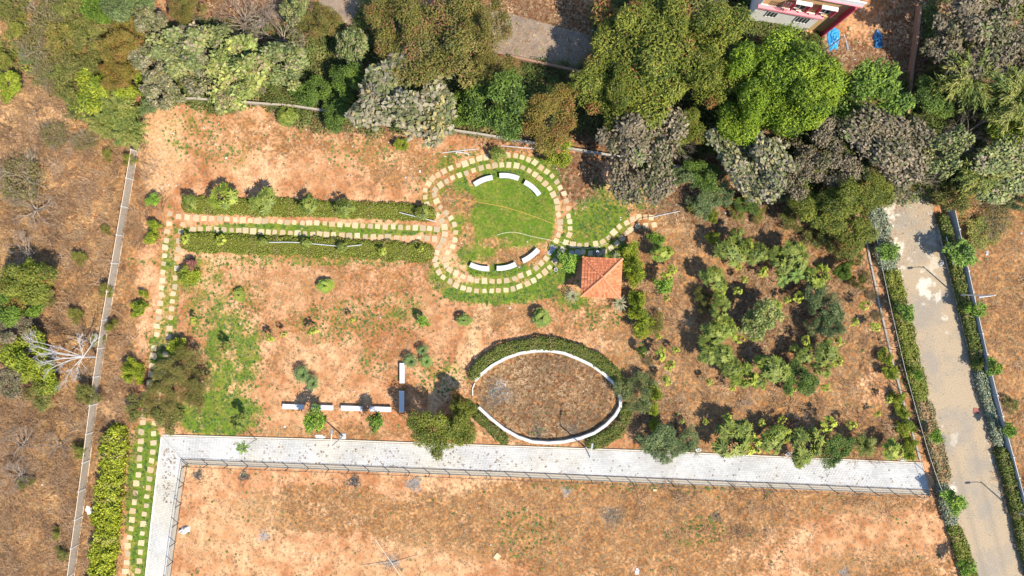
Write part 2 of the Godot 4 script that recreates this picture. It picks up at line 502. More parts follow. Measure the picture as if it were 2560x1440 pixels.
	make_kind("palm", {"form": "frond", "R": 0.9, "H": 0.3, "hc": 2.6, "tr": 0.05, "limbs": 0, "clumps": 12, "n": 14, "L": 0.3, "W": 0.07, "top": "fronds", "pal": [[0.09, 0.15, 0.02, 0.6], [0.14, 0.2, 0.03, 0.4]]})
	make_kind("limetree", {"R": 3.2, "H": 2.6, "hc": 4.6, "tr": 0.2, "clumps": 30, "cr": 1.05, "n": 360, "L": 0.36, "W": 0.14, "lump": 1.0, "pal": [[0.125, 0.19, 0.013, 0.45], [0.2, 0.265, 0.02, 0.33], [0.065, 0.11, 0.011, 0.22]]})
	make_kind("maroon", {"R": 0.75, "H": 0.75, "hc": 0.5, "tr": 0.05, "limbs": 4, "clumps": 46, "cr": 0.24, "n": 70, "L": 0.1, "W": 0.05, "low": -0.55, "inner": 0.6, "variants": 1, "stem": "stems", "top": "foliage", "pal": [[0.2, 0.07, 0.06, 0.5], [0.3, 0.13, 0.1, 0.3], [0.1, 0.03, 0.03, 0.2]]})
	make_kind("conifer", {"R": 1.9, "H": 1.3, "hc": 1.0, "tr": 0.08, "clumps": 60, "cr": 0.42, "n": 130, "L": 0.19, "W": 0.05, "variants": 1, "low": -0.4, "pal": [[0.14, 0.16, 0.05, 0.5], [0.2, 0.21, 0.08, 0.25], [0.07, 0.1, 0.03, 0.25]]})

# ---------------------------------------------------------------- ground
func blob(ch: int, x: float, y: float, rx: float, ry: float, w: float) -> void:
	# adds a patch of ground cover (0 green, 1 dry grass, 2 leaf litter, 3 pale grit) at a plan point
	var cx := (x - 1280.0) / U * 4.0 + zone_w * 0.5
	var cy := (y - 720.0) / U * 4.0 + zone_h * 0.5
	var ax := rx / U * 4.0 * 1.35
	var ay := ry / U * 4.0 * 1.35
	for j in range(maxi(0, int(cy - ay)), mini(zone_h, int(cy + ay) + 2)):
		for i in range(maxi(0, int(cx - ax)), mini(zone_w, int(cx + ax) + 2)):
			var d := sqrt(pow((i - cx) / ax, 2.0) + pow((j - cy) / ay, 2.0))
			if d < 1.0:
				var k := (j * zone_w + i) * 4 + ch
				zone[k] = maxf(zone[k], w * smoothstep(1.0, 0.55, d)) if w > 0.0 else maxf(0.0, zone[k] + w * smoothstep(1.0, 0.3, d))

func cover(p: Vector3, ch: int) -> float:
	var i := clampi(int(p.x * 4.0 + zone_w * 0.5), 0, zone_w - 1)
	var j := clampi(int(p.z * 4.0 + zone_h * 0.5), 0, zone_h - 1)
	return zone[(j * zone_w + i) * 4 + ch]

func fill_zones() -> void:
	zone = PackedFloat32Array()
	zone.resize(zone_w * zone_h * 4)
	# 0 green
	for q in [[1285, 520, 105, 120, 1.0], [1190, 510, 70, 120, 0.8], [1190, 440, 60, 50, 0.7], [1240, 630, 95, 75, 0.85], [1300, 460, 95, 75, 0.95], [1500, 545, 75, 55, 0.75], [1570, 480, 90, 45, 0.55], [1240, 728, 150, 30, 0.8], [1105, 690, 40, 45, 0.6], [1350, 690, 60, 40, 0.75], [1400, 640, 40, 60, 0.75], [1160, 410, 90, 40, 0.5], [1080, 480, 35, 60, 0.5], [1480, 620, 90, 30, 0.8], [1430, 580, 30, 60, 0.8],
			[350, 1270, 38, 200, 0.85], [365, 1110, 34, 60, 0.85], [420, 720, 26, 190, 0.55], [400, 880, 35, 90, 0.6], [770, 573, 340, 20, 0.8], [580, 880, 75, 120, 0.6], [520, 780, 60, 70, 0.5], [540, 1030, 110, 60, 0.72], [500, 690, 60, 60, 0.45], [850, 800, 120, 55, 0.33], [1000, 780, 60, 50, 0.42], [600, 740, 60, 40, 0.35], [480, 330, 70, 60, 0.36], [560, 385, 60, 34, 0.34], [900, 380, 90, 40, 0.27], [1100, 940, 60, 50, 0.4], [930, 900, 40, 40, 0.3], [1430, 740, 60, 35, 0.5], [1500, 790, 60, 30, 0.35],
			[1310, 1330, 80, 60, 0.25], [1740, 1330, 70, 40, 0.35], [1650, 1210, 300, 14, 0.3], [2460, 480, 90, 120, 0.4], [700, 650, 380, 14, 0.45], [60, 120, 130, 140, 0.3], [2260, 900, 20, 300, 0.3]]:
		blob(0, q[0], q[1], q[2], q[3], q[4])
	for q in [[1285, 640, 62, 26, 0.7], [1235, 600, 55, 20, 0.45], [1145, 505, 48, 34, 0.55], [1165, 585, 22, 50, 0.4], [1210, 650, 30, 16, 0.4], [1330, 610, 30, 14, 0.3], [1185, 440, 26, 20, 0.5], [1300, 545, 40, 14, 0.22]]:
		blob(0, q[0], q[1], q[2], q[3], -q[4])
	# 1 dry grass
	for q in [[80, 900, 230, 700, 0.95], [150, 500, 210, 200, 0.85], [120, 120, 300, 170, 0.75], [270, 450, 70, 160, 0.6], [300, 700, 40, 400, 0.7], [1850, 850, 330, 330, 0.85], [1700, 650, 140, 160, 0.8], [2000, 1080, 320, 90, 0.8], [2520, 820, 130, 620, 0.85], [1365, 990, 190, 120, 0.9], [1480, 1300, 480, 110, 0.72], [800, 1270, 200, 60, 0.6], [1100, 1300, 200, 70, 0.62], [1900, 1250, 420, 40, 0.6], [1600, 1400, 300, 70, 0.6], [640, 800, 180, 140, 0.35], [900, 720, 200, 120, 0.35], [760, 330, 240, 60, 0.4], [1000, 400, 120, 70, 0.45], [1370, 790, 200, 50, 0.45], [1140, 500, 55, 35, 0.9], [1165, 590, 26, 70, 0.7], [1280, 642, 70, 24, 0.8], [1230, 600, 60, 25, 0.5], [780, 1080, 240, 20, 0.5], [1000, 870, 120, 80, 0.3], [2200, 1420, 200, 50, 0.5]]:
		blob(1, q[0], q[1], q[2], q[3], q[4])
	# 2 leaf litter
	for q in [[560, 120, 250, 140, 0.8], [900, 160, 260, 170, 0.9], [1300, 170, 260, 190, 0.9], [1700, 200, 330, 230, 1.0], [2100, 330, 260, 230, 1.0], [2400, 200, 240, 260, 0.95], [1850, 470, 260, 110, 0.8], [1440, 440, 70, 70, 0.7], [1960, 770, 150, 180, 0.6], [1850, 860, 300, 300, 0.2], [1640, 900, 60, 200, 0.4], [1650, 1050, 80, 80, 0.6], [430, 930, 90, 90, 0.6], [20, 800, 90, 160, 0.7], [60, 1180, 120, 120, 0.4], [1440, 860, 300, 14, 0.2], [2180, 780, 50, 200, 0.4], [2260, 1010, 60, 160, 0.4], [1365, 985, 185, 112, 0.62], [1330, 930, 60, 50, 0.8], [1450, 1050, 60, 40, 0.7]]:
		blob(2, q[0], q[1], q[2], q[3], q[4])
	# 3 pale grit and straw
	for q in [[400, 370, 60, 120, 0.75], [60, 275, 110, 90, 0.95], [20, 340, 90, 60, 0.8], [600, 1330, 150, 110, 0.55], [1000, 1400, 220, 60, 0.5], [1180, 1320, 100, 60, 0.3], [2200, 1330, 150, 90, 0.42], [2120, 1380, 100, 60, 0.4], [700, 1010, 120, 90, 0.45], [800, 900, 130, 90, 0.45], [1150, 910, 16, 60, 0.7], [1185, 835, 16, 60, 0.75], [1210, 780, 18, 40, 0.6], [1080, 1000, 14, 30, 0.8], [1110, 965, 12, 30, 0.9], [1130, 935, 12, 28, 0.95], [1150, 900, 11, 28, 0.95], [1170, 868, 11, 26, 0.95], [1190, 830, 11, 28, 0.95], [1700, 573, 60, 8, 0.6], [270, 1010, 40, 50, 0.7], [700, 700, 150, 70, 0.4], [1080, 780, 90, 60, 0.4], [860, 420, 200, 60, 0.35], [1500, 1090, 60, 30, 0.35], [1580, 890, 40, 60, 0.45], [2220, 120, 90, 70, 0.3], [1230, 20, 40, 40, 0.6], [1560, 20, 60, 20, 0.5], [1310, 985, 40, 25, 0.5]]:
		blob(3, q[0], q[1], q[2], q[3], q[4])

func nimg(w: int, h: int, freq: float, sd: int, oct := 3) -> PackedByteArray:
	var n := FastNoiseLite.new()
	n.noise_type = FastNoiseLite.TYPE_SIMPLEX_SMOOTH
	n.frequency = freq
	n.seed = sd
	n.fractal_octaves = oct
	return n.get_image(w, h, false, false, true).get_data()

func ground_image() -> ImageTexture:
	var w := 1536
	var h := 960
	var zi := Image.create_from_data(zone_w, zone_h, false, Image.FORMAT_RGBAF, zone.to_byte_array())
	zi.resize(w, h, Image.INTERPOLATE_BILINEAR)
	var z := zi.get_data().to_float32_array()
	var n1 := nimg(w, h, 0.006, 3, 4)
	var n2 := nimg(w, h, 0.035, 11, 4)
	var n3 := nimg(w, h, 0.22, 23, 2)
	var n4 := nimg(w, h, 0.06, 31, 3)
	var out := PackedByteArray()
	out.resize(w * h * 3)
	var sl := Vector3(0.725, 0.56, 0.42)
	var sm := Vector3(0.635, 0.46, 0.325)
	var sr := Vector3(0.555, 0.365, 0.235)
	var db := Vector3(0.45, 0.305, 0.185)
	var dt := Vector3(0.6, 0.445, 0.28)
	var gg := Vector3(0.285, 0.4, 0.105)
	var gy := Vector3(0.43, 0.44, 0.18)
	var lt := Vector3(0.34, 0.235, 0.16)
	var pa := Vector3(0.73, 0.595, 0.445)
	for i in w * h:
		var a := n1[i] / 255.0
		var b := n2[i] / 255.0
		var c := n3[i] / 255.0
		var d := n4[i] / 255.0
		var k := i * 4
		var t := clampf((b * 0.55 + a * 0.45 - 0.3) * 2.4, 0.0, 1.0)
		var col := sr.lerp(sm, minf(t * 2.0, 1.0)).lerp(sl, maxf(t * 2.0 - 1.0, 0.0))
		var e := b * 0.5 + c * 0.3 + d * 0.2
		# dry tufts everywhere, more where the zone says so
		var wd := 0.22 + z[k + 1] * 0.78
		var q := clampf((wd - e) * 4.5 + 0.35, 0.0, 1.0)
		col = col.lerp(db.lerp(dt, clampf(d * 1.5 - 0.25 + (c - 0.5) * 0.9, 0.0, 1.0)), q * 0.82)
		q = clampf((z[k + 3] - (a * 0.3 + d * 0.4 + c * 0.3)) * 3.5 + 0.5, 0.0, 1.0) * minf(z[k + 3] * 3.0, 1.0)
		col = col.lerp(pa, q * 0.6)
		q = clampf((z[k + 2] - (d * 0.5 + c * 0.5) * 0.9) * 3.5 + 0.3, 0.0, 1.0)
		col = col.lerp(lt * (0.75 + c * 0.6), q * 0.9)
		q = clampf((z[k] - (b * 0.45 + c * 0.3 + d * 0.25)) * 4.0 + 0.35, 0.0, 1.0) * minf(z[k] * 4.0, 1.0)
		col = col.lerp(gg.lerp(gy, clampf(d * 1.6 - 0.5 + (1.0 - z[k]) * 0.6, 0.0, 1.0)), q * 0.92)
		col *= 0.84 + c * 0.32
		var o := i * 3
		out[o] = int(clampf(col.x, 0.0, 1.0) * 255.0)
		out[o + 1] = int(clampf(col.y, 0.0, 1.0) * 255.0)
		out[o + 2] = int(clampf(col.z, 0.0, 1.0) * 255.0)
	var im := Image.create_from_data(w, h, false, Image.FORMAT_RGB8, out)
	# scorched and ashy spots where rubbish was burnt
	var r2 := RandomNumberGenerator.new()
	r2.seed = 5
	for s in [[1250, 978, 26, 0.62, 0.62], [1245, 985, 40, 0.3, 0.35], [495, 1187, 14, 0.25, 0.5], [610, 1190, 14, 0.22, 0.5], [885, 1203, 17, 0.22, 0.55], [1035, 1210, 20, 0.42, 0.5], [1416, 1228, 14, 0.5, 0.4], [980, 1405, 16, 0.45, 0.4], [1345, 1080, 24, 0.25, 0.4], [1430, 1075, 22, 0.3, 0.3], [2110, 1430, 14, 0.45, 0.4], [660, 1340, 16, 0.5, 0.25], [1790, 1290, 14, 0.2, 0.4], [1530, 1290, 30, 0.28, 0.25], [700, 285, 20, 0.2, 0.5]]:
		for k in int(s[2] * s[2] * 1.6):
			var an := r2.randf() * TAU
			var rr: float = pow(r2.randf(), 0.8) * s[2] * (1.0 + 0.35 * sin(an * 3.0 + s[0]))
			var px := int((s[0] + cos(an) * rr - 1280.0) / U * 12.0 + w * 0.5)
			var py := int((s[1] + sin(an) * rr * 0.9 - 720.0) / U * 12.0 + h * 0.5)
			var g: float = clampf(s[3] + r2.randf_range(-0.12, 0.12), 0.05, 0.9)
			im.set_pixel(px, py, im.get_pixel(px, py).lerp(Color(g, g * 0.98, g * 0.98), s[4] + r2.randf() * 0.3))
	return ImageTexture.create_from_image(im)

func make_ground() -> void:
	fill_zones()
	var mat := StandardMaterial3D.new()
	mat.albedo_texture = ground_image()
	mat.roughness = 0.95
	mat.metallic_specular = 0.1
	var far := grained([[0.15, 0.07, 0.03], [0.26, 0.13, 0.06], [0.3, 0.16, 0.075], [0.14, 0.09, 0.04]], 0.02, 0.03, 0.95, 4)
	var st := SurfaceTool.new()
	st.begin(Mesh.PRIMITIVE_TRIANGLES)
	for q in [[-64, -40], [64, -40], [64, 40], [-64, -40], [64, 40], [-64, 40]]:
		st.set_normal(Vector3.UP)
		st.set_uv(Vector2((q[0] + 64.0) / 128.0, (q[1] + 40.0) / 80.0))
		st.add_vertex(Vector3(q[0], 0, q[1]))
	st.set_material(mat)
	var m := st.commit()
	var st2 := SurfaceTool.new()
	st2.begin(Mesh.PRIMITIVE_TRIANGLES)
	for r in [[-600, -600, 600, -40], [-600, 40, 600, 600], [-600, -40, -64, 40], [64, -40, 600, 40]]:
		for q in [[r[0], r[1]], [r[2], r[1]], [r[2], r[3]], [r[0], r[1]], [r[2], r[3]], [r[0], r[3]]]:
			st2.set_normal(Vector3.UP)
			st2.add_vertex(Vector3(q[0], 0, q[1]))
	st2.set_material(far)
	st2.commit(m)
	structure("ground", m)

func sheet(called: String, left: Array, right: Array, y: float, mat: Material, uv_org: Array = [], parent: Node = self) -> MeshInstance3D:
	# a flat strip between two plan polylines of equal length
	var st := SurfaceTool.new()
	st.begin(Mesh.PRIMITIVE_TRIANGLES)
	for k in left.size() - 1:
		var a := pl(left[k][0], left[k][1]); var b := pl(left[k + 1][0], left[k + 1][1])
		var c := pl(right[k + 1][0], right[k + 1][1]); var d := pl(right[k][0], right[k][1])
		for p in [a, d, c, a, c, b]:
			st.set_normal(Vector3.UP)
			if uv_org.size() > 0:
				st.set_uv(Vector2((p.x - uv_org[0]) / uv_org[2], (p.z - uv_org[1]) / uv_org[3]))
			st.add_vertex(Vector3(p.x, y, p.z))
	st.set_material(mat)
	return structure(called, st.commit(), parent)

func road_image() -> ImageTexture:
	# the dusty concrete road, 20 pixels to the metre, from plan (2140, 470) to (2620, 1470)
	var w := 384
	var h := 800
	var n1 := nimg(w, h, 0.012, 5, 4)
	var n2 := nimg(w, h, 0.05, 9, 4)
	var n3 := nimg(w, h, 0.35, 15, 2)
	var im := Image.create(w, h, false, Image.FORMAT_RGB8)
	var dust := Color(0.56, 0.495, 0.405)
	var grey := Color(0.5, 0.46, 0.405)
	var white := Color(0.71, 0.675, 0.61)
	var brown := Color(0.53, 0.42, 0.31)
	# white patches of spilt cement: x, y, rx, ry in plan units
	var spots := [[2352, 1110, 15, 48, -0.8], [2348, 1165, 16, 26, -0.6], [2208, 560, 26, 55, 1.0], [2222, 530, 20, 24, 0.7], [2243, 615, 12, 20, 1.0], [2270, 645, 9, 9, 0.55], [2248, 676, 13, 12, 0.7], [2312, 715, 22, 32, 0.9], [2330, 655, 14, 30, 0.5], [2250, 738, 10, 22, 1.0], [2340, 740, 12, 16, 0.7], [2358, 797, 9, 11, 0.9], [2355, 1065, 3, 5, 0.7], [2385, 1095, 10, 18, 0.4], [2365, 830, 5, 5, 0.4], [2330, 600, 20, 20, 0.4]]
	for j in h:
		var py := 470.0 + j / 20.0 * U
		for i in w:
			var px := 2140.0 + i / 20.0 * U
			var o := j * w + i
			var a := n1[o] / 255.0
			var b := n2[o] / 255.0
			var c := n3[o] / 255.0
			# distance across the road, for the wheel tracks
			var mid := 2270.0 + (py - 520.0) * 0.205 + maxf(py - 520.0, 0.0) * (py - 520.0) * 0.00003
			var track := absf(absf(px - mid - 4.0) - 26.0)
			var col := dust.lerp(grey, clampf((a - 0.45) * 2.6, 0.0, 1.0))
			col = col.lerp(brown, clampf((b - 0.5) * 1.6, 0.0, 0.6) * clampf((700.0 - py) / 160.0, 0.15, 1.0))
			col = col.lerp(grey.darkened(0.12), clampf(1.0 - track / 11.0, 0.0, 1.0) * 0.4 * smoothstep(1080.0, 1200.0, py))
			for s in spots:
				if absf(px - s[0]) < s[2] * 1.5 and absf(py - s[1]) < s[3] * 1.5:
					var d: float = sqrt(pow((px - s[0]) / s[2], 2.0) + pow((py - s[1]) / s[3], 2.0)) + (b - 0.5) * 1.9 + (c - 0.5) * 0.9
					col = col.lerp(white if s[4] > 0.0 else Color(0.4, 0.385, 0.37), clampf((1.0 - d) * 2.5, 0.0, 1.0) * absf(s[4]))
			# hairline cracks where the coarse noise crosses its middle
			if absf(b - 0.5) < 0.006 and a > 0.42 and a < 0.6:
				col = col.lerp(Color(0.3, 0.27, 0.23), 0.6)
			var f := 0.86 + c * 0.28
			im.set_pixel(i, j, Color(col.r * f, col.g * f, col.b * f))
	return ImageTexture.create_from_image(im)

func scatter(called: String, label: String, category: String, m: Mesh, spots: Array, cols: Array) -> void:
	var mm := MultiMesh.new()
	mm.transform_format = MultiMesh.TRANSFORM_3D
	mm.use_colors = true
	mm.mesh = m
	mm.instance_count = spots.size()
	for k in spots.size():
		mm.set_instance_transform(k, spots[k])
		mm.set_instance_color(k, cols[k])
	var o := MultiMeshInstance3D.new()
	o.multimesh = mm
	o.name = called
	add_child(o)
	o.set_meta("kind", "stuff")
	tag(o, label, category)

func tuft_mesh(n: int, L: float, w: float, spread: float, sd: int) -> ArrayMesh:
	rng.seed = sd
	var mb := MB.new()
	for k in n:
		var a := rng.randf() * TAU
		var o := Vector3(cos(a), 0, sin(a))
		var d := (o * spread + Vector3(0, 1, 0) + rv() * 0.25).normalized() * L * rng.randf_range(0.6, 1.2)
		var s := Vector3(-sin(a), 0, cos(a)) * w * 0.5
		var f := rng.randf_range(0.75, 1.25)
		var b := o * rng.randf() * L * 0.35
		mb.tri(b - s, b + s, b + d, Color(f, f, f))
	return mb.mesh(M.tuft)

func mark_stone(p: Vector3) -> void:
	for i in range(-2, 3):
		for j in range(-2, 3):
			stone_cells[Vector2i(int(floor(p.x * 6.0)) + i, int(floor(p.z * 6.0)) + j)] = true

func free_spot(p: Vector3) -> bool:
	if stone_cells.has(Vector2i(int(floor(p.x * 6.0)), int(floor(p.z * 6.0)))):
		return false
	# off the roads, the paved path and the gazebo floor
	var x := p.x * U + 1280.0
	var y := p.z * U + 720.0
	var le := 2195.0 + (y - 505.0) * 0.24
	if y > 495.0 and x > le and x < le + 145.0 - (y - 505.0) * 0.01:
		return false
	var top := 1084.0 + (x - 408.0) * 0.039
	if x > 400.0 and x < 2330.0 and y > top - 4.0 and y < top + 78.0:
		return false
	if y > 1085.0 and x > 408.0 - (y - 1090.0) * 0.115 and x < 464.0 - (y - 1150.0) * 0.12:
		return false
	return not (x > 1445.0 and x < 1560.0 and y > 640.0 and y < 748.0)

func make_ground_cover() -> void:
	var jobs := [
		["dry_grass", "tufts of dry brown grass over the bare ground", "grass", tuft_mesh(8, 0.17, 0.04, 1.2, 3), 1, 120000, [[0.31, 0.205, 0.11, 0.4], [0.22, 0.14, 0.075, 0.35], [0.4, 0.29, 0.16, 0.15], [0.17, 0.145, 0.055, 0.1]]],
		["tall_dry_grass", "tall straw-coloured grass of the field beyond the chain link fence", "grass", tuft_mesh(10, 0.42, 0.05, 1.1, 4), 4, 10000, [[0.42, 0.235, 0.1, 0.5], [0.3, 0.155, 0.066, 0.3], [0.48, 0.31, 0.15, 0.2]]],
		["lawn_grass", "short green grass of the lawn and weedy patches", "grass", tuft_mesh(9, 0.11, 0.035, 1.2, 5), 0, 50000, [[0.09, 0.16, 0.016, 0.5], [0.15, 0.19, 0.03, 0.3], [0.2, 0.18, 0.06, 0.2]]],
		["fallen_leaves", "fallen brown leaves on the ground under the trees", "leaves", tuft_mesh(5, 0.2, 0.12, 3.5, 6), 2, 26000, [[0.25, 0.155, 0.085, 0.4], [0.17, 0.105, 0.06, 0.3], [0.36, 0.25, 0.145, 0.3]]]]
	var drift := FastNoiseLite.new()
	drift.frequency = 0.16
	drift.fractal_octaves = 3
	for j in jobs:
		rng.seed = hash(j[0])
		var sp := []
		var cs := []
		var tries := 0
		while sp.size() < j[5] and tries < int(j[5]) * 6:
			tries += 1
			var p := Vector3(rng.randf_range(-54, 54), 0, rng.randf_range(-32, 32))
			var w: float
			if j[4] == 4:
				w = cover(p, 1) if p.x * U + 1280.0 < 345.0 - (p.z * U + 720.0 - 385.0) * 0.148 else 0.0
			else:
				w = cover(p, j[4])
				if j[4] == 1:
					w = (0.3 + w * 0.7) * (1.0 - minf(cover(p, 0) * 1.1, 0.95))
			if rng.randf() > w or not free_spot(p):
				continue
			p.y = -0.005
			var s := rng.randf_range(0.45, 1.25)
			sp.append(Transform3D(Basis(Vector3.UP, rng.randf() * TAU).scaled(Vector3(s, s * rng.randf_range(0.6, 1.1), s)), p))
			var dn := drift.get_noise_2d(p.x, p.z)
			var cc := shade(pick(j[6]), rng.randf_range(0.8, 1.2) * (1.0 + 0.6 * dn))
			if j[4] == 4:
				cc = cc.lerp(Color(0.48, 0.3, 0.11), clampf(drift.get_noise_2d(p.x * 0.5 + 70.0, p.z * 0.5) * 1.5, 0.0, 0.7))
			cs.append(cc)
		scatter(j[0], j[1], j[2], j[3], sp, cs)
	# small leafy weeds
	rng.seed = 77
	var wm := MB.new()
	for k in 10:
		var a := rng.randf() * TAU
		var d := Vector3(cos(a), rng.randf_range(0.1, 0.8), sin(a)).normalized() * 0.16
		wm.leaf(Vector3(0, 0.02, 0), d, Vector3(-sin(a), 0, cos(a)) * 0.035, Vector3.ZERO, Color.WHITE)
	var sp2 := []
	var cs2 := []
	while sp2.size() < 5200:
		var p := Vector3(rng.randf_range(-46, 46), 0, rng.randf_range(-30, 30))
		if rng.randf() > cover(p, 0) * 0.9 + 0.012 or not free_spot(p) or (absf(p.x) < 4.4 and p.z > -11.0 and p.z < -2.5):
			continue
		var s := rng.randf_range(0.35, 1.2)
		sp2.append(Transform3D(Basis(Vector3.UP, rng.randf() * TAU).scaled(Vector3(s, s, s)), p))
		cs2.append(shade(pick([[0.05, 0.1, 0.02, 0.6], [0.09, 0.15, 0.03, 0.4]]), rng.randf_range(0.8, 1.3)))
	scatter("weeds", "small leafy green weeds dotted over the soil", "weeds", wm.mesh(M.tuft), sp2, cs2)
	# dry brush tangles of the wild field
	rng.seed = 61
	var bm := MB.new()
	for k in 26:
		var a := Vector3(rng.randf_range(-0.35, 0.35), rng.randf_range(0.02, 0.25), rng.randf_range(-0.35, 0.35))
		var d := Vector3(rng.randf_range(-1, 1), rng.randf_range(-0.1, 0.55), rng.randf_range(-1, 1)).normalized() * rng.randf_range(0.25, 0.75)
		var s := d.cross(Vector3.UP).normalized() * 0.014
		var f := rng.randf_range(0.7, 1.3)
		bm.quad(a - s, a + s, a + d + s * 0.5, a + d - s * 0.5, Color(f, f, f))
	var sp4 := []
	var cs4 := []
	while sp4.size() < 1900:
		var p := Vector3(rng.randf_range(-52, -34), 0, rng.randf_range(-30, 30)) if rng.randf() < 0.75 else Vector3(rng.randf_range(12, 52), 0, rng.randf_range(-12, 26))
		if rng.randf() > cover(p, 1) * (0.5 + 0.9 * drift.get_noise_2d(p.x * 0.8 + 40.0, p.z * 0.8)) or not free_spot(p):
			continue
		var s := rng.randf_range(0.7, 1.6)
		sp4.append(Transform3D(Basis(Vector3.UP, rng.randf() * TAU).scaled(Vector3(s, s, s)), p))
		cs4.append(shade(pick([[0.28, 0.165, 0.085, 0.5], [0.16, 0.09, 0.048, 0.35], [0.34, 0.23, 0.14, 0.15]]), rng.randf_range(0.8, 1.2)))
	scatter("dry_brush", "tangled dry twigs and stalks through the field grass", "brush", bm.mesh(M.tuft), sp4, cs4)
	# leafy undergrowth of the scrub and of the woodland floor
	var um := MB.new()
	for k in 120:
		var d := rv()
		d.y = absf(d.y)
		var nrm := (d + Vector3(0, 0.6, 0) + rv() * 0.6).normalized()
		var t := rv()
		t = (t - nrm * t.dot(nrm)).normalized()
		var f := rng.randf_range(0.65, 1.35)
		um.leaf(Vector3(d.x * 0.6, d.y * 0.5, d.z * 0.6), t * 0.2, nrm.cross(t) * 0.045, Vector3.ZERO, Color(f, f, f * 0.9))
	var sp5 := []
	var cs5 := []
	while sp5.size() < 2600:
		var p := Vector3(rng.randf_range(-53, 53), 0, rng.randf_range(-31, -5))
		var x := p.x * U + 1280.0
		var y := p.z * U + 720.0
		var w := 0.0
		if x < 350.0 and y < 300.0:
			w = 0.85 * (0.65 + drift.get_noise_2d(p.x * 0.6, p.z * 0.6)) * (1.0 - minf(cover(p, 3) * 1.3, 1.0))
		elif cover(p, 2) > 0.4 and y < 330.0 + maxf(0.0, x - 1450.0) * 0.25 and not (x > 2050.0 and x < 2320.0 and y < 200.0) and not (x < 900.0 and y < 60.0) and not (x > 1200.0 and x < 1480.0 and y < 160.0):
			w = 0.5
		if rng.randf() > w or not free_spot(p):
			continue
		var s := rng.randf_range(0.6, 1.7)
		sp5.append(Transform3D(Basis(Vector3.UP, rng.randf() * TAU).scaled(Vector3(s, s * 0.9, s)), p))
		cs5.append(shade(pick([[0.13, 0.135, 0.03, 0.4], [0.17, 0.145, 0.05, 0.25], [0.08, 0.105, 0.022, 0.25], [0.2, 0.23, 0.03, 0.1]] if x < 350.0 else [[0.07, 0.095, 0.02, 0.6], [0.12, 0.12, 0.035, 0.4]]), rng.randf_range(0.75, 1.25)))
	scatter("undergrowth", "low leafy undergrowth filling the scrub and woodland floor", "undergrowth", um.mesh(M.tuft), sp5, cs5)
	# bits of pale stone and litter
	rng.seed = 91
	var sm := MB.new()
	sm.box(Vector3(0, 0.02, 0), Vector3(0.1, 0.06, 0.08), Color.WHITE, Basis(Vector3(0.3, 1, 0.1).normalized(), 0.5), 0.02)
	var sp3 := []
	var cs3 := []
	while sp3.size() < 2300:
		var p := Vector3(rng.randf_range(-52, 52), 0, rng.randf_range(-30, 30))
		var x := p.x * U + 1280.0
		var y := p.z * U + 720.0
		var w := 0.07
		if y > 270.0 and y < 480.0 and x > 380.0 and x < 1250.0:
			w = 0.5
		if x > 1500.0 and x < 1700.0 and y > 430.0 and y < 560.0:
			w = 0.5
		if cover(p, 3) > 0.5 and x < 500.0:
			w = 0.9
		if x > 1850.0 and x < 2300.0 and y < 250.0:
			w = 0.5
		if rng.randf() > w or not free_spot(p):
			continue
		var s := rng.randf_range(0.4, 1.0) if rng.randf() < 0.93 else rng.randf_range(1.2, 2.2)
		sp3.append(Transform3D(Basis(Vector3.UP, rng.randf() * TAU).scaled(Vector3(s, s * 0.8, s * rng.randf_range(0.5, 1.2))), p))
		cs3.append(shade(pick([[0.42, 0.4, 0.36, 0.6], [0.4, 0.33, 0.25, 0.3], [0.32, 0.35, 0.42, 0.1]]), rng.randf_range(0.8, 1.2)))
	# dry leaves and droppings blown onto the paving
	rng.seed = 15
	var sp6 := []
	var cs6 := []
	for k in 420:
		var x := rng.randf_range(420.0, 2300.0)
		if k > 180:
			x = [930.0, 1150.0, 1260.0, 820.0, 2100.0, 640.0][k % 6] + rng.randf_range(-70, 70)
		var p := pl(x, 1094.0 + (x - 408.0) * 0.039 + rng.randf_range(2.0, 56.0)) if k % 5 > 0 else pl(rng.randf_range(408, 440), rng.randf_range(1120, 1260))
		p.y = 0.062
		var s := rng.randf_range(0.4, 1.3)
		sp6.append(Transform3D(Basis(Vector3.UP, rng.randf() * TAU).scaled(Vector3(s, s * 0.5, s)), p))
		cs6.append(shade(pick([[0.12, 0.08, 0.05, 0.7], [0.22, 0.14, 0.07, 0.3]]), rng.randf_range(0.7, 1.2)))
	# dust-dry leaves along the road's edges and on its broken end
	for k in 900:
		var y := rng.randf_range(490, 1430) if k % 3 > 0 else 490.0 + pow(rng.randf(), 2.0) * 160.0
		var le := 2198.0 + (y - 505.0) * 0.243
		var x: float
		if k % 3 > 0:
			x = le + 134.0 - pow(rng.randf(), 2.0) * 14.0 if k % 2 == 0 else le + 6.0 + pow(rng.randf(), 2.0) * 12.0
		else:
			x = le + rng.randf_range(8, 130)
		var p := pl(x, y)
		p.y = 0.014
		var s := rng.randf_range(0.35, 1.1)
		sp6.append(Transform3D(Basis(Vector3.UP, rng.randf() * TAU).scaled(Vector3(s, s * 0.5, s)), p))
		cs6.append(shade(pick([[0.2, 0.13, 0.07, 0.5], [0.34, 0.25, 0.15, 0.3], [0.42, 0.4, 0.36, 0.2]]), rng.randf_range(0.7, 1.2)))
	scatter("leaf_litter", "dry leaf scraps blown onto the grey paving and the road", "leaf litter", tuft_mesh(5, 0.14, 0.08, 3.5, 16), sp6, cs6)
	scatter("pebbles", "pale pebbles and scraps of litter strewn on the ground", "pebbles", sm.mesh(M.tuft), sp3, cs3)

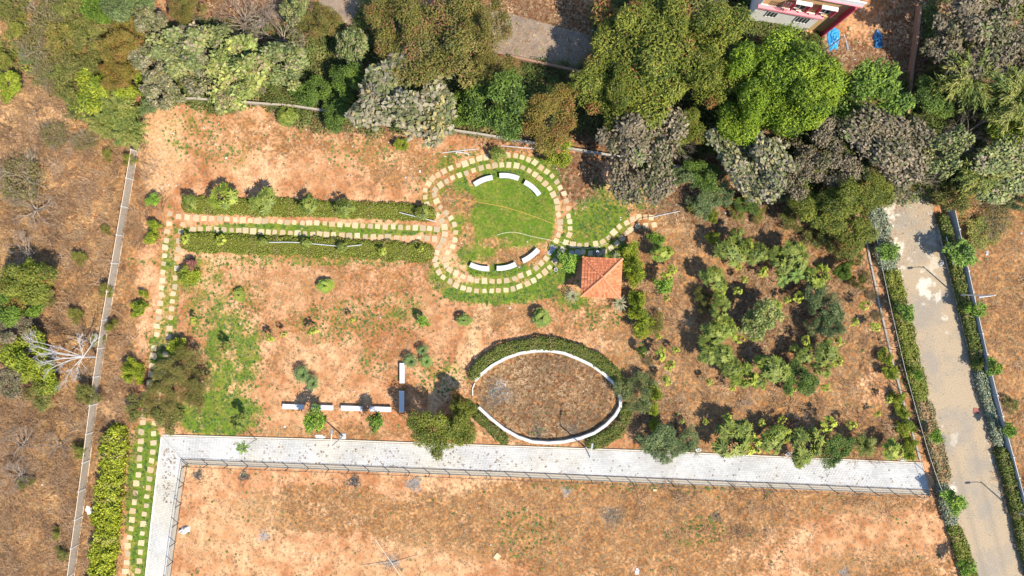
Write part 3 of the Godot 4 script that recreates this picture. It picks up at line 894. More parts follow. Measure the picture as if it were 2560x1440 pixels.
# ---------------------------------------------------------------- paths, walls, fences
func stones(called: String, rows: Array) -> void:
	# stepping stones: every row is a list of plan points, a stone at each
	var o := holder(called)
	rng.seed = hash(called)
	for row in rows:
		for k in row.size():
			var q: Array = row[k]
			var a: Array = row[maxi(k - 1, 0)]
			var b: Array = row[mini(k + 1, row.size() - 1)]
			var s := put("stepping_stone", M.stone_shapes[rng.randi() % 8], o, pl(q[0], q[1]))
			s.rotation.y = -atan2(b[1] - a[1], b[0] - a[0]) + rng.randf_range(-0.13, 0.13)
			s.position.y = rng.randf_range(-0.02, 0.008)
			s.rotation.x = rng.randf_range(-0.025, 0.025)
			var f := rng.randf_range(0.86, 1.12)
			s.scale = Vector3(f * rng.randf_range(0.9, 1.08), 1, f * rng.randf_range(0.9, 1.1))
			mark_stone(s.position)
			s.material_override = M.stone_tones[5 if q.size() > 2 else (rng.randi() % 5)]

func stone_shape(sd: int) -> ArrayMesh:
	rng.seed = sd
	var mb := MB.new()
	var rim := []
	var top := []
	for k in 8:
		# corners and middles of a roughly square slab
		var a := PI / 4.0 + TAU * k / 8.0
		var q := Vector3(cos(a), 0, sin(a))
		var m := maxf(absf(q.x), absf(q.z))
		q = q / m * 0.275 * (rng.randf_range(0.84, 1.08) if k % 2 == 0 else rng.randf_range(0.93, 1.05))
		rim.append(q)
		top.append(q * 0.95 + Vector3(0, 0.05 + rng.randf_range(-0.005, 0.005), 0))
	for k in 8:
		var j := (k + 1) % 8
		mb.quad(rim[k] + Vector3(0, -0.04, 0), rim[j] + Vector3(0, -0.04, 0), rim[j] + Vector3(0, 0.038, 0), rim[k] + Vector3(0, 0.038, 0), Color.WHITE)
		mb.quad(rim[k] + Vector3(0, 0.038, 0), rim[j] + Vector3(0, 0.038, 0), top[j], top[k], Color.WHITE)
		mb.tri(Vector3(0, 0.052, 0), top[k], top[j], Color.WHITE)
	return mb.mesh(M.stone_a)

func along(line: Array, s: float) -> Array:
	# [point, direction] at s metres along a line of Vector3
	for k in line.size() - 1:
		var d: Vector3 = line[k + 1] - line[k]
		var n := d.length()
		if s <= n or k == line.size() - 2:
			return [line[k] + d * (s / n), d / n]
		s -= n
	return [line[0], Vector3.RIGHT]

func length_of(line: Array) -> float:
	var n := 0.0
	for k in line.size() - 1:
		n += (line[k + 1] - line[k]).length()
	return n

func pls(pts: Array) -> Array:
	var out := []
	for q in pts:
		out.append(pl(q[0], q[1]))
	return out

func wall_run(line: Array, w: float, h: float, mat: Material, y0 := 0.0, bev := 0.015) -> ArrayMesh:
	# a low wall or kerb swept along a line
	var mb := MB.new()
	var prof := [Vector2(-w / 2, y0), Vector2(-w / 2, h - bev), Vector2(-w / 2 + bev, h), Vector2(w / 2 - bev, h), Vector2(w / 2, h - bev), Vector2(w / 2, y0)]
	for k in line.size() - 1:
		var s0 := side_of(line, k)
		var s1 := side_of(line, k + 1)
		for j in 5:
			var q: Vector2 = prof[j]
			var r: Vector2 = prof[j + 1]
			mb.quad(line[k] + s0 * q.x + Vector3(0, q.y, 0), line[k] + s0 * r.x + Vector3(0, r.y, 0), line[k + 1] + s1 * r.x + Vector3(0, r.y, 0), line[k + 1] + s1 * q.x + Vector3(0, q.y, 0), Color.WHITE)
	for e in [0, line.size() - 1]:
		var s := side_of(line, e)
		for j in 4:
			mb.tri(line[e] + s * prof[0].x + Vector3(0, prof[0].y, 0), line[e] + s * prof[j + 1].x + Vector3(0, prof[j + 1].y, 0), line[e] + s * prof[mini(j + 2, 5)].x + Vector3(0, prof[mini(j + 2, 5)].y, 0), Color.WHITE)
	return mb.mesh(mat)

func pavers(called: String, a: Array, b: Array, parent: Node) -> void:
	# concrete blocks in running bond between two plan polylines
	var la := pls(a)
	var lb := pls(b)
	var len_ := length_of(la)
	var len_b := length_of(lb)
	rng.seed = hash(called)
	var nz := FastNoiseLite.new()
	nz.frequency = 0.22
	nz.fractal_octaves = 3
	var mb := MB.new()
	var wid: float = (lb[0] - la[0]).length()
	var rows := int(wid / 0.205)
	var step := 0.3
	for r in rows:
		var t0 := float(r) / rows
		var t1 := float(r + 1) / rows
		var s := -step * 0.5 * (r % 2)
		while s < len_:
			var s0 := maxf(s, 0.0)
			var s1 := minf(s + step, len_)
			s += step
			if s1 - s0 < 0.03:
				continue
			var p0: Vector3 = along(la, s0)[0]
			var p1: Vector3 = along(la, s1)[0]
			var q0: Vector3 = along(lb, s0 / len_ * len_b)[0]
			var q1: Vector3 = along(lb, s1 / len_ * len_b)[0]
			var c := [p0.lerp(q0, t0), p1.lerp(q1, t0), p1.lerp(q1, t1), p0.lerp(q0, t1)]
			var mid: Vector3 = (c[0] + c[2]) * 0.5
			var n := nz.get_noise_2d(mid.x, mid.z)
			var tone := rng.randf_range(0.9, 1.08) * (1.0 + n * 0.22)
			var warm := clampf(nz.get_noise_2d(mid.x * 0.6 + 90.0, mid.z * 0.6) * 0.8 - mid.x * 0.006, -0.05, 0.6)
			var col := Color(0.37, 0.365, 0.355).lerp(Color(0.375, 0.34, 0.275), warm + 0.2)
			col = shade(col, tone)
			var y := 0.06 + rng.randf_range(-0.002, 0.002)
			var tp := []
			for k in 4:
				tp.append(c[k].lerp(mid, 0.06) + Vector3(0, y, 0))
			mb.quad(tp[0], tp[1], tp[2], tp[3], col)
			for k in 4:
				var j := (k + 1) % 4
				mb.quad(c[k] + Vector3(0, y - 0.03, 0), c[j] + Vector3(0, y - 0.03, 0), tp[j], tp[k], col)
	var o := put(called, mb.mesh(M.vert), parent)
	o.set_meta("kind", "stuff")

func fence(called: String, label: String, line: Array, h: float, step: float, post: Dictionary, rails: Array, wire: float, mesh_mat: Material, group := "") -> void:
	# posts, rails and a woven wire panel to each bay
	var o := thing(called, label, "fence", Vector3.ZERO, 0.0, group)
	var n := length_of(line)
	var bays := int(round(n / step))
	var pts := []
	for k in bays + 1:
		pts.append(along(line, n * k / bays)[0])
	var pm := MB.new()
	pm.box(Vector3(0, h * 0.5 + 0.02, 0), Vector3(post.w, h + 0.04, post.w), Color.WHITE, Basis.IDENTITY, 0.008)
	var pmesh := pm.mesh(post.mat)
	var slim := MB.new()
	for k in bays:
		var a: Vector3 = pts[k]
		var b: Vector3 = pts[k + 1]
		var d := b - a
		for r in rails:
			var mb := MB.new()
			mb.tube(a + Vector3(0, r[0], 0), b + Vector3(0, r[0], 0), r[1], r[1], 6)
			put(r[3], mb.mesh(r[2]), o)
		if wire > 0.0:
			var wm := MB.new()
			var L := d.length()
			var u := d / L
			var s := Vector3(-u.z, 0, u.x)
			var hh := h - 0.04
			var gap: float = post.gap
			var m := int((L + hh) / gap)
			for sg in 2:
				for j in m:
					var x0 := j * gap - hh
					var x1 := x0 + hh
					var y0 := 0.03
					var y1 := hh
					if x0 < 0.0:
						y0 -= x0
						x0 = 0.0
					if x1 > L:
						y1 -= x1 - L
						x1 = L
					if x1 <= x0 or y1 <= y0:
						continue
					var fx0 := L - x0 if sg == 1 else x0
					var fx1 := L - x1 if sg == 1 else x1
					var p0 := a + u * fx0 + Vector3(0, y0, 0)
					var p1 := a + u * fx1 + Vector3(0, y1, 0)
					var q := Vector3(0, wire, 0)
					wm.quad(p0 + s * 0.004, p0 + q + s * 0.004, p1 + q + s * 0.004, p1 + s * 0.004, Color.WHITE)
			put("wire_panel", wm.mesh(mesh_mat), o)
	for k in bays + 1:
		var a: Vector3 = pts[k]
		var i := put("post", pmesh, o, a)
		i.rotation.y = -atan2(line[1].z - line[0].z, line[1].x - line[0].x)

func slab_wall(label: String, line: Array, h: float) -> void:
	# precast wall: posts with thin concrete planks stacked between them
	var o := thing("concrete_wall", label, "wall")
	var n := length_of(line)
	var bays := int(round(n / 2.15))
	for k in bays + 1:
		var q := along(line, n * k / bays)
		var turn := -atan2(q[1].z, q[1].x)
		var mb := MB.new()
		mb.box(Vector3(0, h * 0.5 + 0.03, 0), Vector3(0.15, h + 0.06, 0.17), Color.WHITE, Basis.IDENTITY, 0.015)
		var p := put("post", mb.mesh(M.concrete), o, q[0])
		p.rotation.y = turn
		if k < bays:
			var q2: Vector3 = along(line, n * (k + 1) / bays)[0]
			var d: Vector3 = q2 - q[0]
			rng.seed = k + 40
			for r in 4:
				var b := MB.new()
				var ph := h / 4.0
				b.box(Vector3.ZERO, Vector3(d.length() - 0.1, ph - 0.012, 0.055 + (r % 2) * 0.006), Color.WHITE, Basis.IDENTITY, 0.008)
				var s := put("slab", b.mesh(M.concrete_tones[rng.randi() % 3]), o, (q[0] + q2) * 0.5 + Vector3(0, ph * (r + 0.5), 0))
				s.rotation.y = -atan2(d.z, d.x)

func bench(label: String, x: float, y: float, len_: float, turn: float, curve: float, group: String) -> void:
	# a granite slab on two blocks; curve: sagitta in metres
	var h := 0.45
	var o := thing("stone_bench", label, "bench", pl(x, y, h) * Vector3(1, 0, 1), turn, group)
	var seat := MB.new()
	var n := 10 if curve != 0.0 else 1
	var w := 0.25
	var pts := []
	for k in n + 1:
		var t := lerpf(-1.0, 1.0, float(k) / n)
		pts.append(Vector3(t * len_ * 0.5, 0, curve * (1.0 - t * t) - curve * 0.5))
	var prof := [Vector2(-w, h - 0.13), Vector2(-w, h - 0.012), Vector2(-w + 0.012, h), Vector2(w - 0.012, h), Vector2(w, h - 0.012), Vector2(w, h - 0.13), Vector2(-w, h - 0.13)]
	for k in n:
		var s0 := side_of(pts, k)
		var s1 := side_of(pts, k + 1)
		for j in 6:
			var q: Vector2 = prof[j]
			var r: Vector2 = prof[j + 1]
			seat.quad(pts[k] + s0 * q.x + Vector3(0, q.y, 0), pts[k] + s0 * r.x + Vector3(0, r.y, 0), pts[k + 1] + s1 * r.x + Vector3(0, r.y, 0), pts[k + 1] + s1 * q.x + Vector3(0, q.y, 0), Color.WHITE)
	for e in [0, n]:
		var s := side_of(pts, e)
		seat.quad(pts[e] - s * w + Vector3(0, h - 0.13, 0), pts[e] + s * w + Vector3(0, h - 0.13, 0), pts[e] + s * w + Vector3(0, h - 0.012, 0), pts[e] - s * w + Vector3(0, h - 0.012, 0), Color.WHITE)
	put("seat", seat.mesh(M.granite), o)
	for t in [-0.6, 0.6]:
		var b := MB.new()
		b.box(Vector3(0, (h - 0.13) * 0.5, 0), Vector3(0.22, h - 0.13, 0.42), Color.WHITE)
		put("leg", b.mesh(M.granite), o, Vector3(t * len_ * 0.5, 0, curve * (1.0 - t * t) - curve * 0.5))

func lamp_post(label: String, x: float, y: float, h: float, arm: Vector3, plate: bool) -> void:
	var o := thing("street_lamp", label, "street lamp", pl(x, y), 0.0, "lamp posts")
	var m := MB.new()
	m.box(Vector3(0, 0.06, 0), Vector3(0.55, 0.12, 0.55), Color.WHITE, Basis.IDENTITY, 0.02)
	if plate:
		put("footing", m.mesh(M.concrete), o)
	m = MB.new()
	m.tube(Vector3(0, 0.0, 0), Vector3(0, h, 0), 0.075, 0.05, 10)
	m.tube(Vector3(0, 0.1, 0), Vector3(0, 0.5, 0), 0.1, 0.1, 10)
	put("pole", m.mesh(M.steel), o)
	m = MB.new()
	m.path([Vector3(0, h - 0.15, 0), Vector3(0, h, 0) + arm * 0.3 + Vector3(0, 0.05, 0), Vector3(0, h, 0) + arm * 0.85 + Vector3(0, 0.08, 0)], 0.035, 0.028, 8)
	put("arm", m.mesh(M.steel), o)
	m = MB.new()
	var d := arm.normalized()
	m.box(Vector3.ZERO, Vector3(0.5, 0.09, 0.2), Color.WHITE, Basis.IDENTITY, 0.03)
	var hd := put("lamp_head", m.mesh(M.steel_dark), o, Vector3(0, h + 0.06, 0) + arm)
	hd.rotation.y = -atan2(d.z, d.x)

func tube_thing(called: String, label: String, category: String, pts: Array, r: float, mat: Material) -> void:
	# a pipe or hose: pts are [x, y, height]
	var line := []
	for q in pts:
		line.append(pl(q[0], q[1], q[2]))
	if line.size() > 2:
		var c := Curve3D.new()
		for k in line.size():
			var t: Vector3 = (line[mini(k + 1, line.size() - 1)] - line[maxi(k - 1, 0)]) / 6.0
			c.add_point(line[k], -t, t)
		var fine := []
		var n := line.size() * 6
		for k in n + 1:
			fine.append(c.sample_baked(c.get_baked_length() * k / n))
		line = fine
	var mb := MB.new()
	mb.path(line, r, r, 6)
	tag(put(called, mb.mesh(mat), self), label, category)

func gazebo() -> void:
	var eave := 2.35
	var o := thing("gazebo", "small gazebo under a square terracotta tiled hip roof", "gazebo", pl(1504, 694, eave) * Vector3(1, 0, 1), -0.05)
	var half := 1.93
	var m := MB.new()
	m.box(Vector3(0, 0.075, 0), Vector3(3.0, 0.15, 3.0), Color.WHITE, Basis.IDENTITY, 0.02)
	put("floor", m.mesh(M.concrete), o)
	for sx in [-1, 1]:
		for sz in [-1, 1]:
			m = MB.new()
			m.box(Vector3(0, eave * 0.5 + 0.07, 0), Vector3(0.22, eave - 0.1, 0.22), Color.WHITE, Basis.IDENTITY, 0.01)
			put("column", m.mesh(M.white), o, Vector3(sx * 1.3, 0.0, sz * 1.3))
	for k in 4:
		m = MB.new()
		m.box(Vector3(0, eave - 0.02, 1.3), Vector3(2.82 if k % 2 == 0 else 2.38, 0.16, 0.14), Color.WHITE)
		put("beam", m.mesh(M.white), o).rotation.y = k * PI / 2
	var roof := Node3D.new()
	roof.name = "roof"
	o.add_child(roof)
	roof.position.y = eave
	var rise := 1.15
	var S := sqrt(half * half + rise * rise)
	rng.seed = 8
	for k in 4:
		m = MB.new()
		# boarding under the tiles
		m.tri(Vector3(-half + 0.03, -0.05, half - 0.03), Vector3(half - 0.03, -0.05, half - 0.03), Vector3(0, rise - 0.06, 0), Color(0.2, 0.07, 0.03))
		var rows := 7
		var pitch := 0.128
		var cols := int(half * 2 / pitch)
		for r in rows:
			var s0 := float(r) / rows
			var s1 := minf(float(r + 1) / rows + 0.02, 1.0)
			for c in cols:
				var e0 := -half + c * half * 2 / cols
				var e1 := e0 + half * 2 / cols
				var w0 := half * (1.0 - s0)
				var w1 := half * (1.0 - s1)
				var a0 := clampf(e0, -w0, w0); var a1 := clampf(e1, -w0, w0)
				var b0 := clampf(e0, -w1, w1); var b1 := clampf(e1, -w1, w1)
				if a1 - a0 < 0.012:
					continue
				var tone := rng.randf_range(0.72, 1.18) * (0.75 if rng.randf() < 0.06 else 1.0)
				var col := Color(0.5, 0.165, 0.07).lerp(Color(0.56, 0.22, 0.11), rng.randf())
				col = shade(col, tone)
				var lift := 0.06
				var z0 := half * (1.0 - s0)
				var z1 := half * (1.0 - s1)
				var y0 := rise * s0 + lift
				var y1 := rise * s1 + 0.004
				var pa := [Vector3(a0, y0 - 0.03, z0), Vector3(lerpf(a0, a1, 0.3), y0 + 0.022, z0), Vector3(lerpf(a0, a1, 0.7), y0 + 0.022, z0), Vector3(a1, y0 - 0.03, z0)]
				var pb := [Vector3(b0, y1 - 0.03, z1), Vector3(lerpf(b0, b1, 0.3), y1 + 0.022, z1), Vector3(lerpf(b0, b1, 0.7), y1 + 0.022, z1), Vector3(b1, y1 - 0.03, z1)]
				for j in 3:
					m.quad(pa[j], pa[j + 1], pb[j + 1], pb[j], col)
				m.quad(pa[0], pa[1], pa[2], pa[3], shade(col, 0.9))
		var sl := put("tiled_slope", m.mesh(M.clay), roof)
		sl.rotation.y = k * PI / 2
	# hip caps
	for k in 4:
		var a := PI / 4 + k * PI / 2
		var corner := Vector3(sin(a), 0, cos(a)) * half * sqrt(2.0)
		for j in 11:
			var p0 := corner.lerp(Vector3(0, rise, 0), j / 11.0)
			var p1 := corner.lerp(Vector3(0, rise, 0), (j + 1.15) / 11.0)
			m = MB.new()
			m.tube(p0 + Vector3(0, 0.035, 0), p1 + Vector3(0, 0.02, 0), 0.125, 0.1, 10)
			put("ridge_tile", m.mesh(M.clay_tones[(j * 3 + k) % 3]), roof)
	m = MB.new()
	m.tube(Vector3(0, rise - 0.05, 0), Vector3(0, rise + 0.16, 0), 0.16, 0.05, 10)
	put("finial", m.mesh(M.clay_tones[0]), roof)

func window_part(parent: Node3D, at: Vector3, w: float, h: float, bars: int) -> void:
	# a window proud of a wall that faces +z
	var m := MB.new()
	for q in [[0.0, h * 0.5 - 0.03, w, 0.06], [0.0, -h * 0.5 + 0.03, w, 0.06]]:
		m.box(Vector3(q[0], q[1], 0), Vector3(q[2], q[3], 0.08))
	for sx in [-1, 1]:
		m.box(Vector3(sx * (w * 0.5 - 0.03), 0, 0.002), Vector3(0.06, h - 0.12, 0.076))
	var f := put("window", m.mesh(M.white), parent, at)
	m = MB.new()
	m.box(Vector3(0, 0, -0.01), Vector3(w - 0.12, h - 0.12, 0.02))
	put("pane", m.mesh(M.glass_dark), f)
	for k in bars:
		m = MB.new()
		m.box(Vector3(lerpf(-w * 0.5, w * 0.5, (k + 1.0) / (bars + 1.0)), 0, 0.03), Vector3(0.04, h - 0.12, 0.03))
		put("bar", m.mesh(M.white), f)

func building() -> void:
	var a := pl(1868, 50)
	var b := pl(2052, 84)
	var d := (b - a).normalized()
	var o := thing("apartment_building", "white and tan stone-clad building with pink ledges at the top edge", "building", a, -atan2(d.z, d.x))
	var L := (b - a).length()
	var D := 9.0
	var H := 7.0
	var m := MB.new()
	m.box(Vector3(L * 0.4, 1.75, -D * 0.5), Vector3(L * 0.8, 3.5, D))
	put("ground_floor_wall", m.mesh(M.plaster), o)
	m = MB.new()
	m.box(Vector3(L * 0.9 + 0.005, 1.75, -D * 0.5 - 0.05), Vector3(L * 0.2 - 0.01, 3.5, D - 0.1))
	put("clad_wall", m.mesh(M.cladding), o)
	m = MB.new()
	m.box(Vector3(L * 0.5, 3.5 + (H - 3.5) * 0.5, -D * 0.5 - 0.12), Vector3(L - 0.02, H - 3.5, D - 0.2))
	put("clad_wall", m.mesh(M.cladding), o)
	m = MB.new()
	m.box(Vector3(-0.06, H * 0.5, -D * 0.5), Vector3(0.1, H, D + 0.1))
	put("side_wall", m.mesh(M.plaster), o)
	m = MB.new()
	m.box(Vector3(L * 0.39, 3.62, 0.16), Vector3(L * 0.84, 0.3, 0.34), Color.WHITE, Basis.IDENTITY, 0.02)
	put("ledge", m.mesh(M.pink), o)
	m = MB.new()
	m.box(Vector3(L + 0.06, H * 0.5, -0.1), Vector3(0.12, H, 1.1))
	put("fin", m.mesh(M.pink_deep), o)
	m = MB.new()
	m.box(Vector3(L + 0.06, H * 0.5, -D * 0.5 - 0.5), Vector3(0.1, H - 0.1, D - 0.9))
	put("end_wall", m.mesh(M.plaster), o)
	m = MB.new()
	m.box(Vector3(L * 0.5, H + 0.12, -D * 0.5 + 0.05), Vector3(L + 0.3, 0.24, D + 0.2), Color.WHITE, Basis.IDENTITY, 0.02)
	put("roof_slab", m.mesh(M.white), o)
	m = MB.new()
	m.box(Vector3(L * 0.78, H + 0.55, 0.12), Vector3(L * 0.58, 0.62, 0.12), Color.WHITE, Basis.IDENTITY, 0.02)
	put("parapet", m.mesh(M.white), o)
	m = MB.new()
	m.box(Vector3(L * 0.78, H + 0.2, 0.24), Vector3(L * 0.58, 0.1, 0.1), Color.WHITE, Basis.IDENTITY, 0.01)
	put("ledge", m.mesh(M.pink), o)
	window_part(o, Vector3(L * 0.62, 2.2, 0.03), 1.3, 1.3, 3)
	window_part(o, Vector3(L * 0.22, 2.2, 0.03), 1.0, 1.2, 2)
	for t in [0.44, 0.76]:
		window_part(o, Vector3(L * t, 5.0, 0.03), 1.0, 1.3, 1)
		m = MB.new()
		m.box(Vector3(L * t, 5.85, 0.2), Vector3(1.5, 0.1, 0.36), Color.WHITE, Basis.IDENTITY, 0.01)
		put("sunshade", m.mesh(M.white), o)
		for sx in [-1, 1]:
			m = MB.new()
			m.box(Vector3(L * t + sx * 0.7, 5.1, 0.2), Vector3(0.1, 1.4, 0.42))
			put("window_fin", m.mesh(M.pink_deep), o)
	for k in 6:
		m = MB.new()
		m.tube(Vector3(L * 0.22 + k * 0.14, 3.9, 0.3), Vector3(L * 0.22 + k * 0.14, 5.7, 0.3), 0.025, 0.025, 6)
		put("pipe", m.mesh(M.steel if k % 2 == 0 else M.pink_deep), o)
	m = MB.new()
	m.box(Vector3(-0.13, 4.9, -2.6), Vector3(0.06, 1.3, 1.1))
	put("side_window", m.mesh(M.glass_dark), o)

func heap(called: String, label: String, category: String, x: float, y: float, rx: float, ry: float, h: float, mat: Material, sd: int) -> void:
	# a crumpled sheet or boulder: a lumpy dome
	var nz := FastNoiseLite.new()
	nz.seed = sd
	nz.frequency = 2.2
	var mb := MB.new()
	var rings := 7
	var seg := 18
	var pt := func(i: int, j: int) -> Vector3:
		var t := float(i) / rings
		var a := TAU * j / seg
		var e := 1.0 + 0.22 * sin(a * 2.0 + sd) + 0.14 * sin(a * 5.0 + sd * 2.0)
		var q := Vector3(cos(a) * rx * t * e, 0, sin(a) * ry * t * e)
		q.y = h * sqrt(maxf(0.0, 1.0 - t * t)) * (0.75 + 0.9 * nz.get_noise_2d(q.x * 2.0, q.z * 2.0)) - 0.02
		return q
	for i in rings:
		for j in seg:
			mb.quad(pt.call(i, j), pt.call(i, j + 1), pt.call(i + 1, j + 1), pt.call(i + 1, j), Color.WHITE)
	tag(put(called, mb.mesh(mat), self, pl(x, y)), label, category)

# ---------------------------------------------------------------- the scene
func _ready() -> void:
	var cam := Camera3D.new()
	cam.name = "camera"
	cam.position = Vector3(0, EYE, 0)
	cam.rotation_degrees = Vector3(-90, 0, 0)
	cam.fov = rad_to_deg(2.0 * atan(28.8 / EYE))
	cam.far = 2000.0
	cam.current = true
	add_child(cam)
	var env := Environment.new()
	var sky := Sky.new()
	var sm := ProceduralSkyMaterial.new()
	sm.sky_top_color = Color(0.44, 0.56, 0.74)
	sm.sky_horizon_color = Color(0.8, 0.82, 0.84)
	sm.sky_curve = 0.12
	sm.ground_bottom_color = Color(0.3, 0.22, 0.15)
	sm.ground_horizon_color = Color(0.6, 0.6, 0.6)
	sky.sky_material = sm
	env.sky = sky
	env.background_mode = Environment.BG_SKY
	env.background_energy_multiplier = 1.1
	env.tonemap_mode = Environment.TONE_MAPPER_LINEAR
	env.tonemap_exposure = 1.9
	env.sdfgi_enabled = true
	env.ssao_enabled = true
	env.ssil_enabled = true
	var we := WorldEnvironment.new()
	we.name = "world_environment"
	we.environment = env
	add_child(we)
	var sun := DirectionalLight3D.new()
	sun.name = "sun"
	sun.light_energy = 1.6
	sun.light_color = Color(1.0, 0.965, 0.9)
	sun.light_angular_distance = 0.5
	sun.shadow_enabled = true
	add_child(sun)
	sun.look_at_from_position(Vector3.ZERO, SUN_TO, Vector3.UP)

	make_materials()
	make_ground()
	make_setting()
	make_kinds()
	make_objects()
	make_hedges()
	make_woods()
	make_plantation()
	make_garden()
	make_ground_cover()
	for k in kinds:
		for t in kinds[k].made:
			t.free()

func make_materials() -> void:
	M.leaf = leafy(Color(1, 1, 1), 0.35)
	M.leaf_bright = leafy(Color(1.3, 1.3, 1.0), 0.4)
	M.leaf_warm = leafy(Color(1.25, 1.05, 0.9), 0.3)
	M.leaf_hedge = leafy(Color(1, 1, 1), 0.25)
	M.leaf_flat = leafy(Color(1, 1, 1), 0.0, 0.9)
	M.twig = leafy(Color(1, 1, 1), 0.0, 0.9)
	M.twig_pale = leafy(Color(1.9, 2.0, 2.1), 0.0, 0.8)
	M.tuft = leafy(Color(1, 1, 1), 0.2, 0.8)
	M.vert = leafy(Color(1, 1, 1), 0.0, 0.85)
	M.bark = grained([[0.1, 0.075, 0.05], [0.2, 0.16, 0.12]], 0.05, 0.8)
	M.concrete = grained([[0.3, 0.3, 0.29], [0.4, 0.395, 0.38], [0.34, 0.33, 0.3]], 0.03, 0.4, 0.85, 3)
	M.concrete_tones = [M.concrete, grained([[0.33, 0.33, 0.33], [0.44, 0.44, 0.43]], 0.03, 0.5, 0.85, 5), grained([[0.26, 0.265, 0.27], [0.36, 0.36, 0.35]], 0.03, 0.5, 0.85, 6)]
	M.kerb = grained([[0.36, 0.31, 0.24], [0.46, 0.42, 0.35], [0.3, 0.25, 0.18]], 0.04, 0.4, 0.9, 7)
	M.kerb_dull = grained([[0.2, 0.155, 0.11], [0.31, 0.275, 0.22], [0.26, 0.22, 0.17]], 0.04, 0.4, 0.9, 27)
	M.granite = grained([[0.26, 0.24, 0.21], [0.4, 0.4, 0.395], [0.45, 0.45, 0.445], [0.38, 0.38, 0.38], [0.33, 0.33, 0.33]], 0.2, 0.8, 0.6, 8)
	M.white = grained([[0.55, 0.55, 0.53], [0.68, 0.68, 0.66]], 0.03, 0.4, 0.7, 9)
	M.oval = grained([[0.26, 0.2, 0.15], [0.4, 0.385, 0.36], [0.46, 0.45, 0.43], [0.36, 0.33, 0.29]], 0.05, 0.5, 0.8, 10)
	M.stone_a = grained([[0.35, 0.265, 0.145], [0.43, 0.335, 0.195], [0.39, 0.295, 0.165]], 0.05, 0.6, 0.85, 11)
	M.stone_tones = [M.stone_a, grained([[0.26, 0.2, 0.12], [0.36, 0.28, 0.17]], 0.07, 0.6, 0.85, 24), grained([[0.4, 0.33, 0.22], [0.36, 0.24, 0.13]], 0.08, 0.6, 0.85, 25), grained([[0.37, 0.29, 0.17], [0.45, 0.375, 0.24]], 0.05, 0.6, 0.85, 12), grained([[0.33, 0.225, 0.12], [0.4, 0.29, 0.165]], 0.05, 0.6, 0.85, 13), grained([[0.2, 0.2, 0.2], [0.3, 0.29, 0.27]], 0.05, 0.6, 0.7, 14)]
	M.stone_shapes = []
	for k in 8:
		M.stone_shapes.append(stone_shape(200 + k))
	M.clay = leafy(Color(1, 1, 1), 0.0, 0.75)
	M.clay_tones = [plain(0.5, 0.17, 0.08, 0.75), plain(0.56, 0.22, 0.11, 0.75), plain(0.45, 0.15, 0.07, 0.75)]
	M.steel = plain(0.5, 0.52, 0.54, 0.45, 0.3)
	M.steel_dark = plain(0.2, 0.22, 0.24, 0.5, 0.3)
	M.iron = plain(0.03, 0.03, 0.032, 0.6, 0.2)
	M.wire = plain(0.4, 0.36, 0.31, 0.7, 0.0)
	M.wire_dark = plain(0.12, 0.12, 0.12, 0.6, 0.2)
	M.rail_rust = grained([[0.6, 0.55, 0.48], [0.55, 0.3, 0.14]], 0.02, 0.3, 0.7, 15)
	M.pvc = plain(0.46, 0.47, 0.5, 0.45)
	M.hose_orange = plain(0.5, 0.27, 0.06, 0.6)
	M.hose_pale = plain(0.55, 0.48, 0.34, 0.6)
	M.black = plain(0.015, 0.015, 0.018, 0.5)
	M.pink = plain(0.62, 0.22, 0.25, 0.7)
	M.pink_deep = plain(0.45, 0.05, 0.09, 0.7)
	M.plaster = grained([[0.55, 0.54, 0.51], [0.65, 0.64, 0.62]], 0.02, 0.2, 0.85, 16)
	M.cladding = grained([[0.4, 0.25, 0.1], [0.52, 0.36, 0.17], [0.46, 0.28, 0.12]], 0.25, 0.6, 0.85, 17)
	M.glass_dark = plain(0.03, 0.04, 0.05, 0.15)
	M.tarp = grained([[0.01, 0.14, 0.34], [0.02, 0.24, 0.5], [0.1, 0.36, 0.6]], 0.06, 0.6, 0.45, 18)
	M.tarp_dark = grained([[0.003, 0.04, 0.12], [0.006, 0.11, 0.25]], 0.06, 0.6, 0.4, 19)
	M.rock = grained([[0.5, 0.48, 0.44], [0.62, 0.6, 0.56], [0.4, 0.36, 0.3]], 0.05, 0.7, 0.85, 20)
	M.brickwall = grained([[0.2, 0.1, 0.06], [0.26, 0.15, 0.09], [0.16, 0.1, 0.07]], 0.06, 0.5, 0.9, 21)
	M.asphalt = grained([[0.12, 0.09, 0.07], [0.2, 0.15, 0.11], [0.15, 0.115, 0.085]], 0.02, 0.12, 0.9, 22)
	M.redcover = plain(0.2, 0.05, 0.035, 0.7)
	M.paint = plain(0.06, 0.065, 0.075, 0.25, 0.3)

const ROAD_L := [[2190, 480], [2200, 560], [2222, 640], [2250, 745], [2275, 860], [2302, 980], [2330, 1085], [2358, 1200], [2388, 1310], [2425, 1440], [2445, 1500]]
const ROAD_R := [[2325, 480], [2340, 560], [2359, 640], [2386, 745], [2415, 860], [2448, 980], [2480, 1085], [2512, 1200], [2543, 1310], [2580, 1440], [2597, 1500]]

func shift(line: Array, dx: float, dy := 0.0) -> Array:
	var out := []
	for q in line:
		out.append([q[0] + dx, q[1] + dy])
	return out

